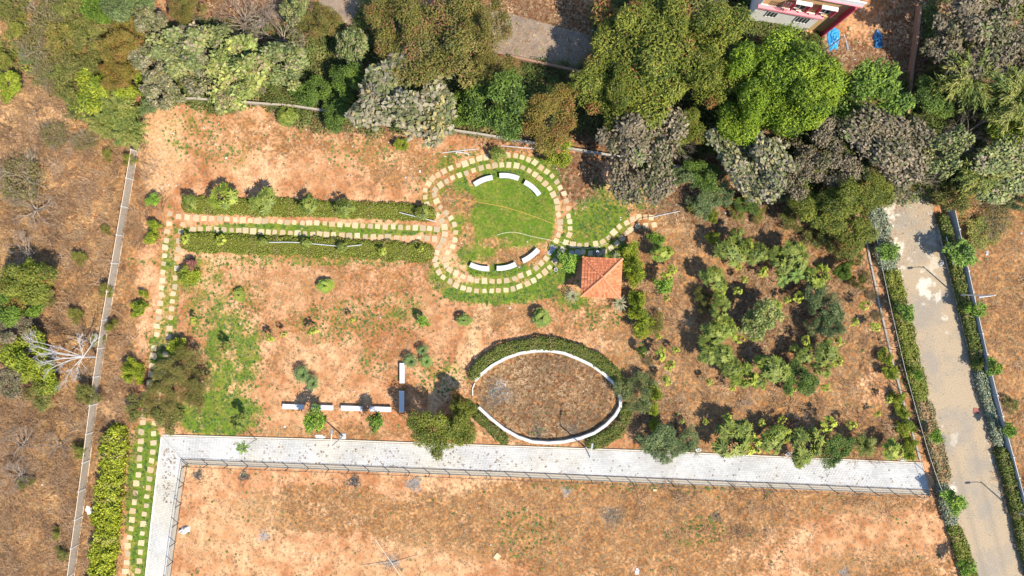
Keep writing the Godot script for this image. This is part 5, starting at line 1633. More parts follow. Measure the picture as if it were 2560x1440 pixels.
func make_woods() -> void:
	# big trees along the top of the plot
	rows([
		["dark", 245, 8, 44, 5.0, "bright green tree cut by the top edge, beside the grey-green feathery one", "leaf_bright"],
		["blue", 314, 26, 54, 5.5, "grey-green feathery tree at the top edge above the rusty olive tree"],
		["olive", 312, 104, 62, 5.5, "rusty olive round tree beneath the grey-green feathery one", "leaf_warm"],
		["olive", 300, 186, 48, 4.5, "small rusty olive tree squeezed below the bigger rusty one", "leaf_warm"],
		["teak", 372, 56, 34, 5.0, "small grey dry-leaved tree next to the rusty olive crown"],
		["teak", 372, 150, 46, 5.0, "grey dry-leaved tree between rusty olive tree and pale green broad-leaved tree"],
		["teak", 396, 222, 44, 4.5, "low grey dry-leaved tree above the bare corner with the blue-green bush"],
		["teakgreen", 462, 118, 76, 6.5, "yellow-flecked pale green broad-leaved tree, second from the rusty olive one"],
		["teak", 512, 188, 54, 5.5, "greyish tree wedged between two pale green broad-leaved trees"],
		["teakgreen", 606, 186, 88, 7.0, "largest pale green broad-leaved tree overhanging the red lawn's top edge", "leaf_bright"],
		["teakgreen", 700, 150, 66, 6.0, "pale green broad-leaved tree above the dark shrub, under the bare thicket"],
		["teakgreen", 560, 245, 38, 4.0, "low pale green tree spilling over the cream wall"],
		["bare", 590, 42, 74, 4.5, "pinkish bare thicket at the top edge above the pale green trees"],
		["bare", 690, 78, 66, 4.5, "tangled bare grey thicket beside the pale top-edge tree"],
		["bare", 640, 30, 60, 4.0, "bare twiggy crown between the two bare thickets"],
		["olive", 462, 22, 44, 5.0, "olive tree at the top edge beside the bare pinkish thicket"],
		["teakgreen", 742, 18, 40, 5.0, "pale green tree at the top edge beside the back road's end"],
		["olive", 800, 58, 52, 5.0, "yellowish olive tree by the dark end of the back road"],
		["dark", 775, 235, 42, 4.0, "dark olive shrub-like tree above the cream wall and burnt patch"],
		["teakgreen", 882, 108, 46, 5.0, "small pale broad-leaved tree standing alone below the back road"],
		["dark", 872, 196, 46, 5.0, "spiky mid-green tree beside the big grey tree"],
		["dark", 842, 276, 40, 3.5, "green tree leaning over the red lawn beside the big grey tree"],
		["teak", 1010, 240, 118, 8.0, "big grey and tan dry-leaved tree overhanging the red lawn"],
		["olive", 1000, 60, 86, 7.0, "dull olive tree with thin crown at the back road's bend"],
		["olive", 1110, 118, 122, 8.0, "largest olive tree with reddish flecks above the big grey tree"],
		["olive", 1205, 60, 70, 7.0, "olive tree beside the back road, next to the largest olive tree"],
		["olive", 1230, 180, 60, 5.0, "low olive tree between the back road and the dark green tree"],
		["dark", 1252, 250, 78, 6.5, "dense dark green tree above the stepping stone loop", ""],
		["dark", 1150, 272, 48, 4.0, "bright green tree between the big grey tree and the dark green one", "leaf_bright"],
		["olive", 1375, 285, 78, 5.5, "brownish olive tree with bare twigs above the loop", "leaf_warm"],
		["yellow", 1390, 372, 42, 3.0, "yellow-green tree hanging over the top of the loop"],
		["mango", 1498, 205, 70, 6.0, "green tree with rust leaves beside the brown brick wall"],
		["mango", 1575, 78, 88, 7.5, "tall green tree with rust-tipped leaves, beside the back road's dusty end"],
		["mango", 1560, 240, 62, 7.0, "green tree crown above the grey-brown tree by the loop"],
		["mango", 1655, 180, 96, 8.0, "largest rust-flecked green tree in the middle of the woodland"],
		["mango", 1665, 48, 86, 7.5, "tall green tree cut by the top edge, between back road and car"],
		["mango", 1775, 75, 80, 7.5, "tall green tree at the corner of the building's shaded side"],
		["mango", 1775, 190, 64, 8.0, "green tree between the rust-flecked tree and the bright lime one"],
		["mango", 1712, 310, 44, 5.0, "small green tree above the reddish bare twigs"],
		["limetree", 1868, 160, 62, 7.5, "bright lime green tree at the building's near corner"],
		["limetree", 1972, 154, 76, 8.0, "tallest bright lime green tree in front of the pink-edged building"],
		["limetree", 2050, 205, 66, 7.5, "bright lime green tree by the bare dirt yard"],
		["limetree", 1895, 245, 62, 8.0, "bright lime green tree low in the lime clump"],
		["limetree", 1995, 265, 66, 8.0, "bright lime green tree at the foot of the lime clump"],
		["limetree", 1850, 315, 54, 6.5, "bright lime green tree above the pale grey broad-leaved tree"],
		["dark", 2165, 235, 94, 6.5, "wide leafy green tree between lime trees and the dark ruined wall", "leaf_bright"],
		["brown", 1600, 372, 112, 6.5, "big grey-brown tree in front of the loop's upper corner"],
		["bare", 1698, 345, 62, 5.0, "reddish bare twiggy tree next to the grey-brown tree"],
		["teak", 1895, 405, 92, 6.5, "pale silvery broad-leaved tree in the middle of the thicket"],
		["brown", 2058, 350, 66, 6.0, "grey-brown tree below the lime clump"],
		["brown", 2222, 365, 110, 6.5, "wide grey-brown tree above the road's broken end"],
		["teakgreen", 2362, 372, 62, 5.5, "yellowish broad-leaved tree beside the bare thicket at the road end"],
		["bare", 2300, 432, 74, 4.0, "bare grey thicket across the road's broken end"],
		["bare", 2250, 425, 40, 3.5, "bare brown branches beside the thicket at the road end"],
		["brown", 2440, 62, 112, 7.0, "big brown dry tree in the corner beyond the dirt yard"],
		["brown", 2370, 120, 60, 4.5, "dark brown shrubby tree beside the ruined wall"],
		["feather", 2405, 195, 82, 5.0, "bright bamboo-like tree with arching sprays by the brown thicket"],
		["feather", 2525, 250, 84, 5.5, "feathery green tree at the edge beneath the brown corner tree"],
		["bare", 2445, 325, 66, 4.5, "pinkish bare tree between bamboo and yellow-green trees"],
		["yellow", 2535, 320, 56, 4.5, "bright green tree at the photo edge below the feathery one"],
		["teakgreen", 2500, 410, 84, 4.5, "pale olive tree beyond the wall's upper end"],
		["feather", 2440, 440, 60, 4.0, "bright green feathery clump at the upper end of the slab wall"],
		["shrub", 2385, 500, 40, 2.5, "yellow-olive bush hiding the start of the slab wall"],
		["brown", 2545, 120, 60, 5.0, "brown tree at the photo edge under the corner tree"],
		["dark", 2330, 250, 50, 3.5, "dim shrub-like tree in shade beside the ruined wall's foot"],
		["blue", 2552, 505, 24, 2.0, "blue-grey bush in shade on the dry field beyond the wall"],
		["blue", 1710, 438, 36, 3.0, "blue-green bushy tree below the grey-brown tree"],
		["dark", 1762, 440, 42, 3.5, "dark green tree between blue-green bush and silvery tree"],
		["blue", 1800, 482, 40, 2.5, "blue-green tree under the silvery broad-leaved tree"],
		["blue", 1758, 505, 34, 2.2, "low blue-green tree beside the white pipe's end"],
		["brown", 1985, 430, 58, 5.0, "grey-brown tree with cream leaves beside the silvery tree"],
		["brown", 2100, 420, 60, 4.5, "dim grey-brown tree above the olive-green roadside trees"],
		["yellow", 2022, 418, 22, 3.5, "small bright green tree among grey-brown crowns"],
		["dark", 1640, 430, 34, 2.2, "mixed green bush at the foot of the grey-brown tree"],
		["mango", 2060, 530, 56, 5.0, "olive-green tree at the top of the young plantation"],
		["mango", 2120, 500, 56, 5.0, "olive-green tree beside the silvery roadside hedge"],
		["mango", 2140, 572, 50, 4.5, "olive-green tree hanging over the tall roadside fence"],
		["mango", 2186, 478, 46, 4.5, "olive-green tree at the road's broken end"],
		["mango", 2008, 505, 38, 4.0, "small olive-green tree beside the red-brown log"]],
		"woodland_tree", "tree", "trees of the woodland strip")
	# scrub and shrubs of the wild field
	rows([
		["shrub", 22, 28, 34, 2.5, "green bush in the very top corner of the scrub"],
		["shrub", 40, 70, 28, 2.0, "bright bush just under the corner bush", "leaf_bright"],
		["scrub", 110, 40, 56, 2.2, "brown twiggy scrub beside the corner bushes"],
		["shrub", 178, 22, 40, 2.5, "olive bush at the top edge beside the bright green tree"],
		["scrub", 80, 112, 50, 2.0, "twiggy scrub below the corner bushes"],
		["shrub", 150, 100, 44, 2.0, "dull olive bush in the middle of the brown scrub", "leaf_warm"],
		["shrub", 215, 92, 40, 2.2, "olive bush next to the rusty olive tree"],
		["blue", 62, 140, 20, 1.2, "small grey-blue bush above the pale clearing"],
		["shrub", 12, 150, 26, 2.0, "bright bush at the photo edge above the clearing", "leaf_bright"],
		["yellow", 16, 212, 34, 2.2, "pink-flecked green bush at the edge of the pale clearing"],
		["shrub", 170, 168, 46, 2.4, "wide olive shrub above the pale clearing"],
		["shrub", 232, 158, 34, 2.2, "olive shrub against the small rusty tree"],
		["scrub", 110, 180, 44, 1.6, "brown scrub at the upper rim of the pale clearing"],
		["yellow", 238, 224, 50, 3.5, "bright yellow-green bushy tree beside the pale clearing"],
		["shrub", 172, 228, 36, 2.2, "dull green shrub between clearing and bright yellow-green tree"],
		["yellow", 318, 212, 44, 3.5, "yellow-olive tree against the grey dry-leaved tree"],
		["feather", 300, 274, 52, 3.0, "bamboo-like spray below the bright yellow-green tree"],
		["feather", 330, 334, 48, 2.8, "straw-tipped bamboo spray over the end of the chain link fence"],
		["feather", 262, 312, 38, 2.4, "feathery yellow spray beside the heap of pale brush"],
		["blue", 372, 258, 30, 2.2, "blue-green ferny bush at the lawn's bare upper corner"],
		["scrub", 130, 335, 42, 1.5, "dull grey-green scrub under the pale clearing"],
		["scrub", 205, 350, 36, 1.2, "heap of pale dry brush in the field", ""],
		["shrub", 266, 385, 14, 1.0, "small fern-green bush near the fence's upper end", "leaf_bright"],
		["shrub", 322, 398, 16, 1.4, "green bush touching the first fence bay", "leaf_bright"],
		["scrub", 42, 448, 72, 2.4, "large grey-green thorny thicket at the photo edge"],
		["bare", 68, 520, 62, 2.6, "bare grey thorn tree below the grey-green thicket"],
		["bare", 40, 628, 58, 3.0, "bare grey tree above the green field trees"],
		["shrub", 195, 642, 17, 1.2, "small yellow-green bush alone in dry grass", "leaf_bright"],
		["shrub", 264, 724, 20, 1.5, "yellow-green bush leaning against the chain link fence", "leaf_bright"],
		["shrub", 106, 742, 26, 1.5, "olive bush beside the green field tree"],
		["shrub", 186, 786, 18, 1.3, "yellow-green bush in the shade above the white dead tree", "leaf_bright"],
		["shrub", 262, 574, 11, 0.9, "tiny bright bush in dry grass by the fence", "leaf_bright"],
		["shrub", 276, 815, 14, 1.6, "feathery green bush growing through the chain link fence", "leaf_bright"],
		["shrub", 240, 852, 16, 1.2, "green bush behind the dead tree's forked tip", "leaf_bright"],
		["yellow", 95, 686, 36, 3.2, "bright yellow-green tree in the wild field", ""],
		["mango", 50, 712, 58, 4.5, "green tree with large leaves in the wild field"],
		["dark", 36, 775, 48, 4.0, "dark green tree at the photo edge in the wild field", "leaf_bright"],
		["brown", 30, 830, 44, 3.5, "grey-leaved tree under the dark green field tree"],
		["yellow", 55, 885, 50, 3.5, "yellow-green tree behind the white dead branches"],
		["yellow", 95, 940, 42, 3.0, "yellow-green shrub below the white dead branches"],
		["brown", 18, 950, 40, 3.5, "grey-leaved tree at the photo edge below the dead tree"],
		["shrub", 100, 985, 40, 2.0, "dull olive shrub in the field under the yellow-green shrub"],
		["shrub", 215, 985, 30, 2.0, "olive bush by the fence below the dead tree"],
		["bare", 30, 1120, 56, 2.8, "bare reddish tree at the photo edge in the lower field"],
		["bare", 132, 1118, 40, 2.0, "bare twiggy bush in the lower field by the fence"],
		["bare", 26, 1195, 52, 2.4, "bare grey bush in the lower field's edge"],
		["shrub", 198, 1128, 20, 1.4, "yellow-green bush against the lower fence", "leaf_bright"],
		["shrub", 60, 1208, 18, 1.2, "small olive bush beside the bare grey bush"],
		["shrub", 140, 1335, 13, 0.9, "small bright bush alone in the lower tall grass", "leaf_bright"],
		["shrub", 155, 1385, 18, 0.9, "dull bush by the fence at the photo's bottom"],
		["shrub", 2450, 590, 44, 1.0, "sprawling green shrub beyond the slab wall", "leaf_bright"],
		["scrub", 2495, 545, 50, 1.2, "dry tangled scrub beyond the slab wall"],
		["shrub", 2530, 1010, 20, 0.8, "low green shrub beyond the slab wall's middle"]],
		"field_shrub", "shrub", "shrubs of the wild field")
	dead_tree()

func dead_tree() -> void:
	var o := thing("dead_tree", "white leafless dead tree leaning away from the chain link fence", "tree", pl(252, 891))
	rng.seed = 44
	var m := MB.new()
	var col := Color(0.36, 0.345, 0.33)
	var fork := pl(208, 892, 3.2) - o.position
	m.path([Vector3(0, -0.05, 0), fork * 0.5 + Vector3(0, 0.1, 0), fork], 0.13, 0.09, 8, col)
	put("trunk", m.mesh(M.vert), o)
	for e in [[110, 905, 4.6, 0.065], [100, 868, 5.0, 0.055], [75, 850, 4.8, 0.045], [232, 852, 4.6, 0.055], [160, 955, 3.2, 0.05], [95, 885, 4.5, 0.05], [195, 935, 3.4, 0.045], [118, 925, 4.0, 0.045], [195, 850, 4.4, 0.04]]:
		m = MB.new()
		var tip := pl(e[0], e[1], e[2]) - o.position
		var mid := fork.lerp(tip, 0.5) + rv() * 0.25
		m.path([fork, mid, tip], e[3], e[3] * 0.4, 6, col)
		for k in 7:
			var s := fork.lerp(mid, rng.randf_range(0.4, 1.0)) if k < 2 else mid.lerp(tip, rng.randf_range(0.0, 1.0))
			twigs(m, s, ((tip - fork).normalized() + rv() * 0.6).normalized(), 0.6, 0.028, 2, col, 0.7)
		put("limb", m.mesh(M.vert), o)

func make_plantation() -> void:
	# young trees set out between gazebo and road; h about 3 m
	var n := 0
	var near := ["next to the gazebo shrubs", "near the stepping stone branch", "in the plantation's upper part", "in the middle of the plantation", "in the plantation's lower part", "by the roadside fence", "at the paved path"]
	rows([
		["street", 1632, 591, 13, 2.4, "small round green sapling under the end of the stepping stone branch", "leaf_bright"],
		["street", 1651, 599, 14, 2.4, "round green sapling touching its smaller twin near the stone branch", "leaf_bright"],
		["sapling", 1655, 632, 24, 2.6, "yellow-olive sapling below the two round green ones", "leaf_bright"],
		["lime", 1683, 671, 14, 2.4, "vivid yellow sapling tip beside the gazebo shrubs"],
		["lime", 1668, 690, 17, 2.4, "vivid yellow-green sapling below the yellow tip"],
		["street", 1662, 715, 22, 2.8, "leafy green sapling below the vivid yellow-green one", "leaf_bright"],
		["lime", 1668, 745, 10, 1.8, "small pale yellow sapling at the lower end of the gazebo row"],
		["yellow", 1783, 594, 16, 2.0, "bright yellow-green bushy sapling at the plantation's top"],
		["sapling", 1832, 628, 34, 3.2, "broad star-leaved sapling at the plantation's top"],
		["sapling", 1868, 618, 20, 3.0, "star-leaved sapling joined to the broad one at the top", "leaf_bright"],
		["sapling", 1845, 588, 18, 2.6, "dim star-leaved sapling under the silvery tree"],
		["sapling", 1786, 694, 28, 3.0, "star-leaved sapling alone halfway down the plantation's gazebo side"],
		["sapling", 1802, 714, 18, 2.6, "star-leaved sapling overlapping the lone one's lower edge", "leaf_bright"],
		["lime", 1848, 666, 11, 2.0, "sparse cross-shaped sapling beneath the broad star-leaved one"],
		["lime", 1862, 699, 11, 2.0, "sparse small green sapling beneath the cross-shaped one"],
		["lime", 1846, 727, 13, 2.0, "sparse spray-like sapling over the red soil"],
		["shrub", 1750, 738, 19, 1.4, "dull bush between gazebo row and star-leaved saplings"],
		["shrub", 1766, 760, 22, 1.6, "dull olive bush under the dull one, beside the sapling pair"],
		["sapling", 1803, 770, 26, 3.0, "star-leaved sapling at the red soil's upper rim"],
		["sapling", 1798, 742, 15, 2.4, "small star-leaved sapling above the red soil", "leaf_bright"],
		["sapling", 1790, 832, 28, 3.2, "star-leaved sapling at the inner ring's gazebo side"],
		["sapling", 1816, 822, 28, 3.2, "star-leaved sapling beside the red soil's lower rim", "leaf_bright"],
		["sapling", 1772, 858, 26, 3.0, "star-leaved sapling beside the big tree shadow"],
		["sapling", 1774, 888, 24, 2.8, "dim star-leaved sapling just under the shadow"],
		["sapling", 1812, 892, 30, 3.2, "star-leaved sapling midway along the lower ring"],
		["sapling", 1832, 920, 24, 3.0, "star-leaved sapling at the lower ring's bend"],
		["sapling", 1862, 942, 30, 3.2, "star-leaved sapling lowest on the ring's gazebo side", "leaf_bright"],
		["lime", 1850, 850, 13, 2.0, "sparse sapling inside the ring on red soil"],
		["lime", 1775, 955, 11, 1.8, "small lime sapling alone below the ring"],
		["lime", 1835, 966, 13, 1.8, "small lime sapling under the ring's lowest trees"],
		["teakgreen", 1905, 790, 46, 3.6, "large bright yellow-green tree in the centre of the plantation ring", "leaf_bright"],
		["sapling", 1932, 772, 24, 3.0, "star-leaved sapling against the central bright tree", "leaf_bright"],
		["sapling", 1893, 832, 22, 2.8, "green sapling under the central bright tree"],
		["sapling", 1895, 634, 24, 3.0, "dark star-leaved sapling at the ring's top"],
		["sapling", 1945, 640, 24, 3.0, "dark star-leaved sapling beside the top one"],
		["sapling", 1985, 628, 30, 3.2, "wide dark sapling at the ring's upper corner"],
		["sapling", 2002, 655, 26, 3.2, "dark sapling below the wide one at the ring's corner"],
		["sapling", 1966, 664, 24, 2.8, "dim sapling inside the ring's upper corner"],
		["palm", 1955, 703, 17, 2.4, "small palm-like star on the bare soil inside the ring"],
		["palm", 1990, 690, 20, 2.6, "feathery palm-like star at the ring's inner side"],
		["lime", 1910, 680, 15, 2.0, "yellowish sapling inside the ring under the top trees"],
		["sapling", 2048, 690, 28, 3.2, "yellow-green sapling on the ring's road side", "leaf_bright"],
		["blue", 2042, 722, 34, 2.8, "blue-green tree on the ring's road side"],
		["blue", 2074, 772, 38, 3.0, "biggest blue-green tree on the ring's road side"],
		["blue", 2086, 815, 34, 3.0, "blue-green tree below the biggest one on the road side"],
		["blue", 2040, 812, 24, 2.4, "small blue-green tree inside the ring's road side"],
		["lime", 2000, 742, 16, 2.2, "yellow-green sapling between palm-like stars and blue-green trees"],
		["lime", 1970, 750, 11, 1.8, "tiny yellow sapling beside the central bright tree"],
		["lime", 2018, 850, 14, 2.2, "bright star sapling in the ring's lower interior"],
		["lime", 2028, 868, 9, 1.6, "tiny bright star sapling under the other bright star"],
		["sapling", 2012, 890, 20, 2.6, "green sapling in the ring's lower interior"],
		["sapling", 1988, 872, 12, 2.0, "small green sapling beside the forked bare branch"],
		["sapling", 2070, 882, 28, 3.0, "green sapling on the ring's lower road side"],
		["lime", 2097, 905, 16, 2.4, "yellow-leaved sapling at the ring's lower road corner"],
		["lime", 2100, 852, 14, 2.2, "yellow sapling spilling off the ring's road side"],
		["sapling", 2060, 920, 22, 2.6, "green sapling above the dark clump at the ring's bottom"],
		["dark", 2004, 950, 42, 3.0, "dense dark green clump at the ring's bottom"],
		["sapling", 1940, 925, 34, 3.2, "green tree at the ring's lower side"],
		["sapling", 1908, 905, 18, 2.6, "green star sapling at the ring's lower side", "leaf_bright"],
		["sapling", 1900, 955, 18, 2.4, "dim sapling lowest at the ring's middle"],
		["lime", 2066, 968, 13, 2.0, "yellow sapling under the dark clump"],
		["lime", 1978, 978, 14, 1.6, "yellow-flecked low sapling under the dark clump's edge"],
		["dark", 2110, 680, 22, 2.4, "dense bright green bush by the roadside fence", "leaf_bright"],
		["shrub", 2148, 702, 19, 1.8, "green bush between dense bush and fence"],
		["shrub", 2130, 640, 32, 2.0, "dull green bush beneath the olive-green roadside tree"],
		["shrub", 2095, 605, 34, 2.2, "mottled bush above the dense bright bush"],
		["shrub", 2040, 595, 32, 1.6, "low mottled bush next to the red-brown log"],
		["shrub", 1728, 520, 14, 1.2, "bright bush at the end of the white pipe", "leaf_bright"],
		["yellow", 1782, 540, 14, 1.4, "yellow bush below the low blue-green tree"],
		["shrub", 1846, 532, 20, 1.2, "mottled bush above the scattered white stones", "leaf_bright"],
		["shrub", 1896, 536, 18, 1.2, "mottled bush under the silvery tree's shade", "leaf_bright"],
		["dark", 1872, 508, 26, 1.8, "dark bush in the silvery tree's shade"],
		["teakgreen", 1962, 488, 22, 2.2, "pale broad-leaved bush with yellow leaves in deep shade"],
		["shrub", 1975, 545, 30, 1.8, "yellow-olive bush at the plantation's shaded top"],
		["lime", 2165, 765, 14, 2.0, "yellow sapling by the fence near the big road bend tree"],
		["lime", 2140, 806, 13, 2.0, "yellow sapling standing alone off the ring's road side"],
		["lime", 2190, 815, 15, 1.8, "sparse yellow sapling by the fence above the round bushes"],
		["lime", 1655, 885, 18, 2.2, "lime sapling beside the dry purple shrub strip"],
		["lime", 1677, 914, 15, 2.2, "vivid yellow sapling above the conifer-like bush"],
		["lime", 1668, 952, 14, 2.2, "yellow sapling beside the conifer-like bush"],
		["lime", 1648, 840, 9, 1.6, "tiny orange-yellow sapling under the gazebo shrubs"],
		["lime", 1690, 875, 11, 1.6, "faint lime sapling beside the lime one"],
		["shrub", 1640, 812, 26, 1.6, "light green bush under the last gazebo shrub", "leaf_bright"],
		["dark", 1605, 876, 13, 1.6, "small dark green bush by the oval hedge's outer side"],
		["blue", 1642, 1100, 42, 2.4, "blue-green bush at the corner of the paved path"],
		["blue", 1680, 1118, 36, 2.2, "blue-green bush overhanging the paved path beside the corner one"],
		["blue", 1722, 1106, 32, 2.2, "blue-green bush with yellow tips by the paved path"],
		["blue", 1664, 1076, 22, 2.0, "small blue-green bush behind the corner one"],
		["sapling", 1832, 1102, 42, 3.2, "spreading tree overhanging the paved path, next after the blue-green bushes"],
		["sapling", 1852, 1078, 28, 2.8, "green tree behind the spreading one by the path"],
		["lime", 1886, 1112, 26, 2.6, "yellowing tree overhanging the path beside the spreading one"],
		["sapling", 1930, 1108, 28, 2.8, "green tree overhanging the path, third from the blue-green bushes"],
		["sapling", 1952, 1088, 24, 2.6, "yellow-green tree behind the third path tree", "leaf_bright"],
		["lime", 1820, 1048, 16, 2.2, "lime sapling beside the long tree shadow"],
		["lime", 1766, 1054, 9, 1.4, "orange-yellow sapling in the long tree shadow"],
		["lime", 1906, 1058, 12, 1.6, "small yellow sapling in line above the path trees"],
		["lime", 1956, 1050, 11, 1.6, "small yellow-green sapling above the third path tree"],
		["lime", 1707, 1054, 7, 1.2, "tiny yellow sapling above the yellow-tipped blue-green bush"],
		["sapling", 2022, 1116, 38, 3.2, "large tree overhanging the path, its leaf clusters on the paving"],
		["sapling", 2004, 1150, 22, 2.8, "leafy branch-like sapling hanging over the paving"],
		["dark", 2090, 1122, 40, 2.8, "dense green tree overhanging the path beside the large one"],
		["feather", 2158, 1112, 30, 2.4, "pale conifer-like bush at the path edge"],
		["sapling", 2236, 1128, 26, 2.6, "pale green sapling at the path edge before the last round bush", "leaf_bright"],
		["lime", 2076, 1064, 24, 2.4, "lime sapling with scattered round leaf clumps above the dense tree"],
		["lime", 2132, 1063, 14, 2.0, "smooth lime sapling above the conifer-like bush"],
		["lime", 2040, 1082, 16, 2.0, "olive-yellow sapling behind the large path tree"],
		["lime", 2225, 1000, 11, 1.6, "pale yellow sapling touching a round bush by the fence"],
		["lime", 2196, 1036, 9, 1.4, "faint yellow sapling near the round bushes"],
		["scrub", 1622, 905, 15, 0.7, "grey withered shrub by the oval hedge's outer bend, upper of two"],
		["scrub", 1630, 945, 16, 0.7, "grey withered shrub next to the conifer-like bush, lower of two"],
		["scrub", 2166, 690, 16, 0.6, "greyish withered clump by the fence plinth near the dense bright bush"],
		["scrub", 2182, 738, 17, 0.6, "greyish withered clump midway along the fence plinth"],
		["scrub", 2196, 790, 16, 0.6, "greyish withered clump above the sparse yellow sapling by the fence"],
		["bare", 1862, 1012, 30, 1.2, "heap of dry brown brush below the plantation ring"],
		["bare", 2010, 1058, 26, 1.6, "bare thorny bush in shade above the path trees"]],
		"young_tree", "young tree", "young trees of the plantation")
	# round clipped bushes by the fence
	rows([
		["round", 2218, 893, 19, 1.3, "uppermost round clipped bush by the tall roadside fence"],
		["round", 2230, 935, 20, 1.3, "second round clipped bush from the top by the roadside fence"],
		["round", 2247, 997, 18, 1.3, "third round clipped bush by the fence, with a pale sapling touching it"],
		["round", 2260, 1033, 17, 1.2, "fourth round clipped bush down the roadside fence"],
		["round", 2268, 1068, 21, 1.4, "biggest round clipped bush by the roadside fence"],
		["round", 2280, 1106, 15, 1.1, "smallest round clipped bush by the roadside fence"],
		["round", 2277, 1136, 20, 1.3, "last round clipped bush, at the end of the paved path"],
		["round", 1640, 985, 19, 1.6, "round yellow-green bush tucked against the conifer-like bush"],
		["round", 1634, 1026, 17, 1.5, "round yellow-green bush below the one at the conifer-like bush"],
		["round", 1640, 1066, 16, 1.4, "dark round bush in the corner bush's shade"],
		["round", 381, 562, 15, 1.1, "small clipped ball bush atop a larger one by the stone walk"],
		["round", 377, 593, 19, 1.2, "clipped ball bush below a small one by the stone walk's top"],
		["round", 356, 735, 11, 0.9, "tiny clipped ball bush by the stone walk"],
		["round", 347, 771, 21, 1.3, "clipped ball bush just below the tiny one"],
		["round", 326, 918, 21, 1.7, "tall dark clipped bush between fence and shaded stone walk"],
		["round", 329, 942, 22, 1.6, "clipped bush joined under the tall dark one"],
		["round", 466, 690, 25, 1.5, "bright clipped bush under the maroon bush"],
		["round", 440, 868, 24, 1.5, "dark clipped bush shaded by the tree over the walk"],
		["maroon", 472, 660, 19, 1.4, "maroon-leaved round bush beside the stepping stone walk"]],
		"clipped_bush", "bush", "clipped round bushes")
	rows([
		["round", 1572, 628, 26, 2.0, "topmost dense shrub beside the gazebo"],
		["round", 1584, 660, 27, 2.2, "dense shrub level with the gazebo roof"],
		["round", 1590, 690, 24, 2.0, "dense shrub at the gazebo's lower half"],
		["round", 1596, 752, 24, 2.1, "dense yellow-green shrub below the gazebo corner"],
		["round", 1601, 786, 24, 2.0, "dense shrub below the yellow-green one under the gazebo"],
		["round", 1608, 822, 26, 1.8, "lowest dense shrub of the gazebo row"]],
		"tall_shrub", "shrub", "tall shrubs beside the gazebo")
	rows([["conifer", 1596, 984, 48, 2.4, "mottled conifer-like bush covering the oval wall's tip"]], "conifer_bush", "bush")

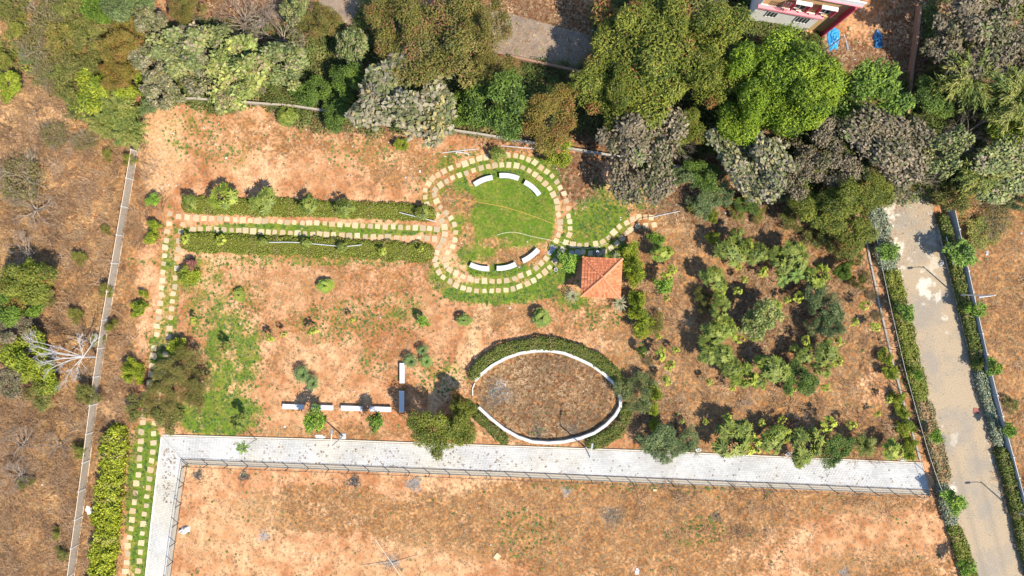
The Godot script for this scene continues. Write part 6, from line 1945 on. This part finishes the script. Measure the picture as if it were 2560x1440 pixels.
func make_garden() -> void:
	# street trees
	rows([
		["street", 2225, 630, 26, 2.8, "street tree with white blossom over the road's pale patch"],
		["street", 2408, 631, 36, 3.0, "largest street tree, overhanging the slab wall"],
		["street", 2270, 783, 22, 2.6, "street tree on the fence side below the blossoming one"],
		["street", 2445, 772, 20, 2.6, "street tree on the wall just below the tall lamp", "leaf_bright"],
		["street", 2298, 938, 13, 2.0, "small street tree on the fence side by the road's middle", "leaf_bright"],
		["street", 2488, 918, 19, 2.6, "street tree on the wall where the silvery hedge begins", "leaf_bright"],
		["street", 2344, 1092, 17, 2.4, "street tree over the dark repaired patch of road", "leaf_bright"],
		["street", 2527, 1077, 18, 2.6, "street tree on the wall near the drain cover", "leaf_bright"],
		["street", 2390, 1254, 27, 2.8, "leafy street tree beside the manhole", "leaf_bright"],
		["street", 2420, 1420, 20, 2.4, "lowest street tree by the road's bottom hedge", "leaf_bright"]],
		"street_tree", "tree", "small trees along the road")
	# trees round the benches and over the walk
	rows([
		["street", 785, 1051, 29, 3.4, "round leafy tree touching the second bench of the row", "leaf_bright"],
		["street", 938, 1055, 22, 3.4, "smaller round dark green tree below the last bench of the row"],
		["mango", 1075, 1078, 56, 4.6, "broad tree overhanging the paved path beside the oval bed"],
		["mango", 1150, 1072, 46, 4.2, "tree joined to the broad one, touching the narrow oval hedge"],
		["mango", 1160, 1015, 32, 4.0, "small leafy bough-like tree at the oval bed's open end"],
		["palm", 608, 1118, 17, 3.6, "slender palm leaning out over the paved path"],
		["olive", 440, 925, 52, 3.2, "brownish olive tree shading the stepping stone walk"],
		["olive", 405, 985, 46, 3.0, "olive tree hanging over the walk above the bright hedge"],
		["olive", 485, 975, 48, 3.0, "dull olive tree on the lawn side of the shaded walk"],
		["shrub", 345, 1025, 34, 1.8, "olive bush at the top of the tall yellow-green hedge"],
		["shrub", 415, 1045, 36, 1.6, "olive bush above the paved path's corner"]],
		"park_tree", "tree")
	# saplings in and round the two hedges
	rows([
		["sapling", 470, 503, 17, 2.2, "small sapling at the start of the upper hedge"],
		["sapling", 553, 492, 32, 2.6, "biggest bright green sapling in the upper hedge", "leaf_bright"],
		["sapling", 655, 500, 32, 2.6, "wide star-leaved sapling in the upper hedge"],
		["sapling", 767, 510, 22, 2.4, "dark sapling in the middle of the upper hedge"],
		["sapling", 860, 520, 22, 2.4, "sapling in the upper hedge, next after the dark one"],
		["sapling", 1055, 530, 16, 1.6, "low sapling near the short grey pipe"],
		["lime", 461, 596, 14, 1.6, "yellow-green sapling at the start of the lower hedge"],
		["lime", 549, 600, 15, 1.8, "green sapling in the lower hedge, second from the walk"],
		["sapling", 655, 604, 11, 1.6, "small sapling at the white pipe's start"],
		["sapling", 762, 608, 13, 1.6, "small sapling under the white pipe's middle"],
		["sapling", 853, 618, 12, 1.4, "small sapling under the white pipe's end"],
		["lime", 955, 628, 12, 1.6, "bright sapling in the lower hedge past the pipe"],
		["lime", 1050, 622, 9, 1.3, "tiny bright sapling near the lower hedge's rounded end"],
		["street", 382, 499, 17, 1.4, "leafy green sapling above the stone walk's first slab", "leaf_bright"],
		["street", 1057, 803, 15, 1.5, "bright green bushy sapling in the open red ground", "leaf_bright"],
		["street", 1424, 657, 25, 2.0, "bright green small tree in the gazebo's shadow", "leaf_bright"],
		["lime", 673, 845, 13, 2.2, "spindly sapling with a yellow-green tuft on orange soil"],
		["lime", 706, 835, 9, 2.0, "faint spindly sapling beside the tufted one"],
		["lime", 780, 828, 14, 2.2, "spindly sapling with green tufts under the fan palm"],
		["lime", 880, 800, 9, 2.0, "thin nearly bare sapling with a white scrap at its foot"],
		["sapling", 560, 868, 11, 2.4, "spindly sapling on the weedy green patch"],
		["sapling", 600, 1048, 14, 2.6, "dark spindly sapling on the weedy grass above the path"],
		["lime", 480, 800, 10, 1.6, "small sapling on the weedy grass beside the walk"],
		["sapling", 715, 290, 24, 1.4, "dark green bush on the burnt spot under the cream wall"],
		["sapling", 1245, 385, 18, 1.6, "leafy sapling on the gap of the stone loop"],
		["yellow", 1001, 362, 18, 1.2, "bright green bush at the foot of the big grey tree"]],
		"sapling", "sapling", "saplings of the garden")
	# palms and cycads
	rows([
		["cycad", 757, 935, 23, 0.9, "larger cycad of the pair above the bench row"],
		["cycad", 783, 957, 20, 0.9, "smaller cycad of the pair above the bench row"],
		["cycad", 1027, 902, 20, 0.9, "cycad touching the upright pale bench"],
		["cycad", 1057, 875, 15, 0.8, "small dark cycad above the bench cycad"],
		["cycad", 1066, 902, 18, 0.7, "dim cycad at the edge of the tree shade", "leaf_bright"]],
		"cycad", "cycad", "cycads near the benches")
	rows([
		["fanpalm", 815, 715, 23, 1.0, "fan palm with broad pale fronds in the middle of the red ground", "leaf_bright"],
		["fanpalm", 600, 738, 20, 0.7, "withered fan palm ringed by pale stones", "leaf_warm"],
		["fanpalm", 1160, 800, 20, 1.0, "fan palm on open soil beside the worn trail"],
		["fanpalm", 1355, 794, 27, 1.3, "biggest fan palm, between gazebo and oval bed"]],
		"fan_palm", "palm", "young fan palms")
	rows([
		["agave", 1430, 739, 20, 0.8, "spiky grey-green agave at the gazebo's lower corner by the lawn"],
		["agave", 1548, 757, 22, 0.8, "spiky agave below the gazebo beside the dense shrubs"],
		["agave", 1541, 641, 14, 0.7, "small spiky agave behind the gazebo roof"]],
		"agave", "agave", "agaves by the gazebo")
